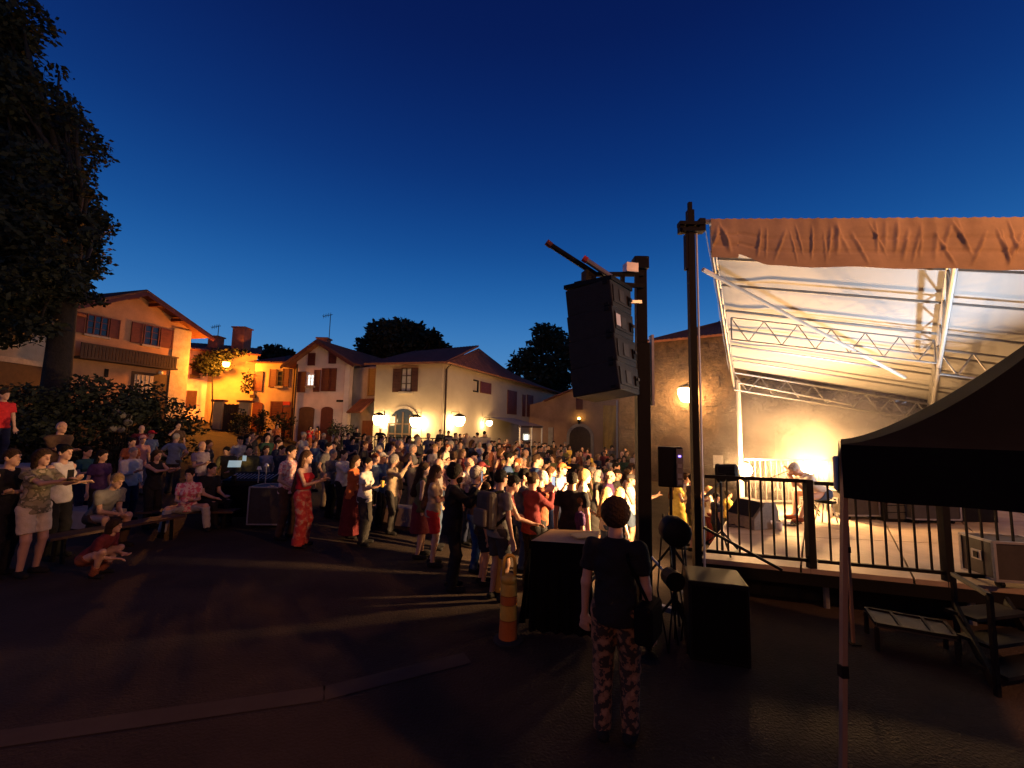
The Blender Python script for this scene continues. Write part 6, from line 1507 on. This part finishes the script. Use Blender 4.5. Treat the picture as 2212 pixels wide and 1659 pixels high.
put(1191, 1008, 8.3, 'clap', 'f', 'tee', 'trousers', 'long', 'pink', 'denim', 'chestnut', 'woman with brown hair in pink top lit by the stage', face=-10, h=.013, skin=0)
put(1214, 1000, 8.6, 'cross', 'm', 'tee', 'trousers', 'cap', 'tropical', 'navy', 'orange', 'man in bright orange cap and blue grey print shirt', face=-30, h=.013, skin=0)
put(1264, 1016, 7.6, 'relax', 'f', 'tee', 'trousers', 'curly', 'cream', 'beige', 'blond', 'curly fair haired woman in cream top shining in the stage light', face=-5, h=.012, skin=0)
put(1254, 1072, 6.3, 'stand', 'c', 'tee', 'shorts', 'short', 'purple', 'black', 'chestnut', 'brown haired boy in dark top in front of the cream top', face=10, h=.013, lo=.66, hi=.85)
put(1294, 1015, 9.4, 'stand', 'f', 'dress', None, 'bob', 'charcoal', 'charcoal', 'grey', 'grey haired woman in long dark dress and bare legs', face=-12, h=.014, skin=0)
put(1319, 1019, 9.1, 'cross', 'm', 'tee', 'trousers', 'bald', 'purple', 'denim', 'brown', 'bald man in violet t-shirt right of the curly woman', face=-25, h=.013, skin=0)
put(1334, 1014, 10.4, 'stand', 'm', 'tee', 'trousers', 'cap', 'charcoal', 'black', 'black', 'man in black cap and dark t-shirt beside the bald man', face=-20, h=.015)
put(1331, 999, 12.4, 'stand', 'm', 'tee', 'trousers', 'short', 'beige', 'brown', 'black', 'tall man standing at the back by the church wall', face=-25)
put(1356, 1013, 10.6, 'relax', 'f', 'tank', 'skirt', 'long', 'white', 'denim', 'brown', 'long haired woman in white tank top near the tower', face=-20, h=.015, skin=0)
put(1363, 1025, 8.9, 'clap', 'm', 'tank', 'shorts', 'cap', 'white', 'denim', 'charcoal', 'youth in dark flat cap, white vest and denim shorts clapping', face=-28, h=.012, skin=0, lo=.8)
put(1387, 1025, 9.4, 'clap', 'f', 'tank', 'trousers', 'bun', 'purple_floral', 'denim', 'brown', 'woman in purple flower print top and jeans by the tower mast', face=-25, h=.013, skin=0)
put(1312, 1053, 7.3, 'stand', 'c', 'tee', 'shorts', 'long', 'cream', 'denim', 'blond', 'left of two fair long haired girls seen from behind', face=10, h=.013, lo=.7, hi=.95, skin=0)
put(1340, 1053, 7.4, 'stand', 'c', 'tee', 'shorts', 'verylong', 'mustard', 'black', 'blond', 'right of two fair long haired girls, in a mustard top', face=15, h=.013, lo=.7, hi=.95, skin=0)
# ---- between the tower and the stage
put(1466, 1050, 9.4, 'cup', 'f', 'dress', None, 'long', 'yellow', 'white', 'chestnut', 'woman in yellow dress between the tower and the stage pole', face=-15, h=.014, skin=0)
put(1484, 1038, 9.8, 'clap', 'm', 'tee', 'trousers', 'short', 'white', 'white', 'brown', 'man in white clothes holding his hands out by the stage', face=-10, h=.014, skin=0)
put(1498, 1045, 9.0, 'cross', 'm', 'tee', 'shorts', 'short', 'charcoal', 'olive', 'black', 'man in dark shirt beside the stage pole', face=0, h=.015)
put(1532, 1050, 9.9, 'stand', 'f', 'tee', 'trousers', 'long', 'white', 'maroon', 'blond', 'fair haired girl in white top at the foot of the stage', face=-5, h=.015, skin=0, lo=.7)
put(1548, 1064, 8.9, 'stand', 'c', 'tee', 'trousers', 'short', 'navy', 'navy', 'black', 'dark haired child in navy standing at the stage edge', face=0, h=.015, lo=.68, hi=.9)
put(1574, 1068, 10.0, 'stand', 'c', 'tee', 'shorts', 'bun', 'yellow', 'olive', 'black', 'child in yellow t-shirt at the stage corner', face=0, h=.015, lo=.68, hi=.9)
# ---- performer
def performer():
    q = at_z(1776, 1126, ZD); o, s = person((q.x, q.y, ZD+.003), R(90), 1.0, 'hunch', 'm', 'tee', 'trousers', 'short', cols('white', 'denim', 'white', 0, 'rust'), 'white haired performer in white shirt and jeans bent forward on a stool', None, .0105)
    t = thing('stool', (q.x+.08, q.y, ZD), 'low stool under the seated performer', 'stool')
    MB().lathe((q.x+.08, q.y, ZD+.36), [(.05, 0), (.17, .0), (.18, .02), (.17, .05), (.05, .055)], 20).obj('seat', M_black, t)
    for k in range(4): a = k*math.pi/2+.6; MB().tube([(q.x+.08+.1*math.cos(a), q.y+.1*math.sin(a), ZD+.358), (q.x+.08+.19*math.cos(a), q.y+.19*math.sin(a), ZD+.002)], .013, 6).obj('leg', M_galv, t)
performer()
# ---- on the terrace and along the house fronts
for px, py, Y, z, pose, sex, top, bottom, hair, ct, cb, ch, lab, face in (
    (771, 931, 22.9, TERR_Z, 'cross', 'm', 'tee', 'trousers', 'short', 'black', 'grey', 'black', 'man in black t-shirt leaning on the terrace fence by the red door', -60),
    (822, 924, 23.4, TERR_Z, 'hips', 'm', 'tee', 'shorts', 'bald', 'black', 'black', 'black', 'stout man silhouetted against the left wall lamp', -75),
    (951, 929, 22.6, TERR_Z, 'stand', 'm', 'tee', 'trousers', 'short', 'charcoal', 'black', 'black', 'slim man in dark clothes at the right end of the fence', -50),
    (969, 930, 22.0, .30, 'lean', 'm', 'jacket', 'trousers', 'short', 'charcoal', 'black', 'black', 'broad man leaning on the parapet under the corner lamp', -80),
    (985, 935, 21.6, .25, 'stand', 'f', 'tee', 'trousers', 'long', 'charcoal', 'black', 'black', 'long haired woman in silhouette right of the corner lamp', -70),
    (994, 937, 21.9, .2, 'stand', 'm', 'tee', 'trousers', 'short', 'navy', 'black', 'black', 'short man in silhouette beside the long haired woman', -60),
    (1008, 936, 21.5, .2, 'hips', 'f', 'tee', 'skirt', 'bob', 'beige', 'black', 'blond', 'fair woman in beige with bent arms below the corner lamp', -75),
    (1031, 934, 22.5, .2, 'hips', 'm', 'tee', 'trousers', 'short', 'brown', 'black', 'black', 'man with one arm akimbo in front of the small wall lamp', 150),
    (1047, 931, 22.0, .2, 'stand', 'm', 'long', 'trousers', 'short', 'brown', 'charcoal', 'black', 'tall man in brown standing under the awning lamp', 60),
    (670, 926, 25.5, .45, 'phone', 'f', 'tee', 'skirt', 'bob', 'red', 'rust', 'brown', 'person in red top of the pair lit orange before the white house', -40),
    (686, 921, 25.7, .45, 'cup', 'f', 'tee', 'longskirt', 'long', 'orange', 'rust', 'black', 'person in orange of the pair lit orange before the white house', -120),
    (597, 938, 22.5, None, 'stand', 'f', 'tee', 'trousers', 'bob', 'orange', 'brown', 'brown', 'woman in orange shirt on the slope before the row house', -40),
    (566, 895, 29.4, 1.5, 'stand', 'm', 'tee', 'trousers', 'short', 'black', 'black', 'black', 'man in black standing at the narrow house door', -70),
    (1230, 962, 26.0, None, 'cross', 'f', 'tee', 'trousers', 'long', 'yellow', 'mustard', 'brown', 'person in yellow sitting among the group left of the arched door', -60),
    (1254, 966, 24.0, None, 'sit', 'f', 'tee', 'trousers', 'bun', 'mustard', 'mustard', 'brown', 'person in mustard sitting below the arched door, arms raised', -70),
    (1272, 966, 24.0, None, 'sit', 'm', 'tee', 'shorts', 'short', 'yellow', 'beige', 'brown', 'person in pale yellow sitting right below the arched door', -70)):
    put(px, py, Y, pose, sex, top, bottom, hair, ct, cb, ch, lab, face=face, z=z, h=.022, lo=.88)
tag(MB().hexa([at_y(962, 958, 21.6), at_y(1060, 958, 21.4), at_y(1060, 958, 21.8), at_y(962, 958, 22.0)]+[at_y(962, 945, 21.6), at_y(1060, 945, 21.4), at_y(1060, 945, 21.8), at_y(962, 945, 22.0)]).obj('parapet', M_stone), 'low stone parapet below the corner lamp', 'wall')
for px, lab in ((1263, 'stone seat under the two people in yellow below the arched door'),):
    q = at_y(px, 990, 24.1); tag(MB().box((q.x, q.y+.1, ground_z(q.x, q.y)+.17), (1.6, .5, .42)).obj('stone_bench', M_stone, bevel=.03), lab, 'bench')
# low wall in the crowd, lit on its near face
q = at_y(882, 1060, 9.9); tag(MB().box((q.x, q.y, .16), (1.5, .45, .42), R(-8)).obj('low_wall', M_stone, bevel=.02), 'pale low wall among the legs left of the olive top', 'wall')

# ---- the packed crowd
def crowd():
    rg = random.Random(41); n = 0
    TOPS = ['black', 'navy', 'grey', 'pale_grey', 'white', 'beige', 'brown', 'maroon', 'rust', 'olive', 'green', 'blue', 'pink', 'charcoal', 'charcoal', 'black', 'brown', 'navy', 'grey']
    BOT = ['black', 'navy', 'denim', 'charcoal', 'beige', 'brown', 'grey', 'denim']
    HC = ['black', 'brown', 'brown', 'chestnut', 'blond', 'grey', 'black']
    PO = ['stand', 'relax', 'cross', 'clap', 'cup', 'stand', 'film', 'turn', 'pocket']
    PHR = dict(stand='standing', relax='at ease', cross='arms crossed', clap='clapping', cup='hand raised', film='arm held up', turn='looking aside', pocket='hands pocketed')
    NM = dict(tee='t-shirt', long='shirt', tank='tank top', dress='dress')
    spots = []
    y = 9.6
    while y < 27:
        x0, x1 = (700-1106)/928*y, (1398-1106)/928*y; step = .70+.022*y
        x = x0+rg.uniform(0, step)
        while x < x1:
            px = 1106+928*x/y
            dens = .55 if px < 870 else .93
            if y > 19.5 and px < 960: dens = 0
            if rg.random() < dens: spots.append((x+rg.uniform(-.22, .22), y+rg.uniform(-.25, .25)))
            x += step
        y += .74+.026*y
    y = 11.0
    while y < 18:
        x0, x1 = (270-1106)/928*y, (690-1106)/928*y; x = x0
        while x < x1:
            if rg.random() < .34: spots.append((x+rg.uniform(-.4, .4), y+rg.uniform(-.4, .4)))
            x += 1.25
        y += 1.5
    for k in range(16):
        Y = rg.uniform(26, 33); px = rg.uniform(1085, 1235); spots.append(((px-1106)/928*Y, Y))
    for x, y in spots:
        if any((x-a)**2+(y-b)**2 < .42**2 for a, b in TAKEN): continue
        if (x-at_y(545, 1040, 10.2).x)**2+(y-10.4)**2 < 1.4**2: continue
        if (x-at_y(882, 1060, 9.9).x)**2+(y-9.9)**2 < .9**2: continue
        sex = rg.choice('mf'); pose = rg.choice(PO)
        top = rg.choice(['tee', 'tee', 'long'] if sex == 'm' else ['tee', 'tank', 'long']); bottom = rg.choice(['trousers', 'shorts'] if sex == 'm' else ['trousers', 'skirt'])
        hair = rg.choice(['short', 'short', 'bald', 'curly'] if sex == 'm' else ['long', 'bob', 'bun']); ct, cb, ch = rg.choice(TOPS), rg.choice(BOT), rg.choice(HC)
        px = 1106+928*x/y; row = 'front' if y < 12.5 else 'middle' if y < 17 else 'back'
        zone = 'near the mixing desk' if px < 650 else 'below the terrace fence' if px < 860 else 'below the glass arch' if px < 950 else 'below the corner lamp' if px < 1060 else 'below the awning' if px < 1150 else 'below the beige wall' if px < 1225 else 'below the arched door' if px < 1300 else 'beside the church wall'
        desc = {'short': '', 'bald': 'balding ', 'curly': 'curly haired ', 'long': 'long haired ', 'bob': 'bob haired ', 'bun': 'bun haired '}[hair]
        lab = '%sperson in %s %s %s, %s rows, %s' % (desc, ct.replace('_', ' '), NM[top], PHR[pose], row, zone)
        a = math.atan2(STAGE_PT.y-y, STAGE_PT.x-x)+rg.gauss(0, .28)
        person((x, y, ground_z(x, y)), a-math.pi/2, rg.uniform(.9, 1.06), pose, sex, top, bottom, hair, cols(ct, cb, ch, rg.choice((0, 0, 1, 1, 2))), lab, 'crowd standing in the square', .018 if y < 13 else .023)
        TAKEN.append((x, y)); n += 1
    return n
print('crowd', crowd(), 'people', NP[0])
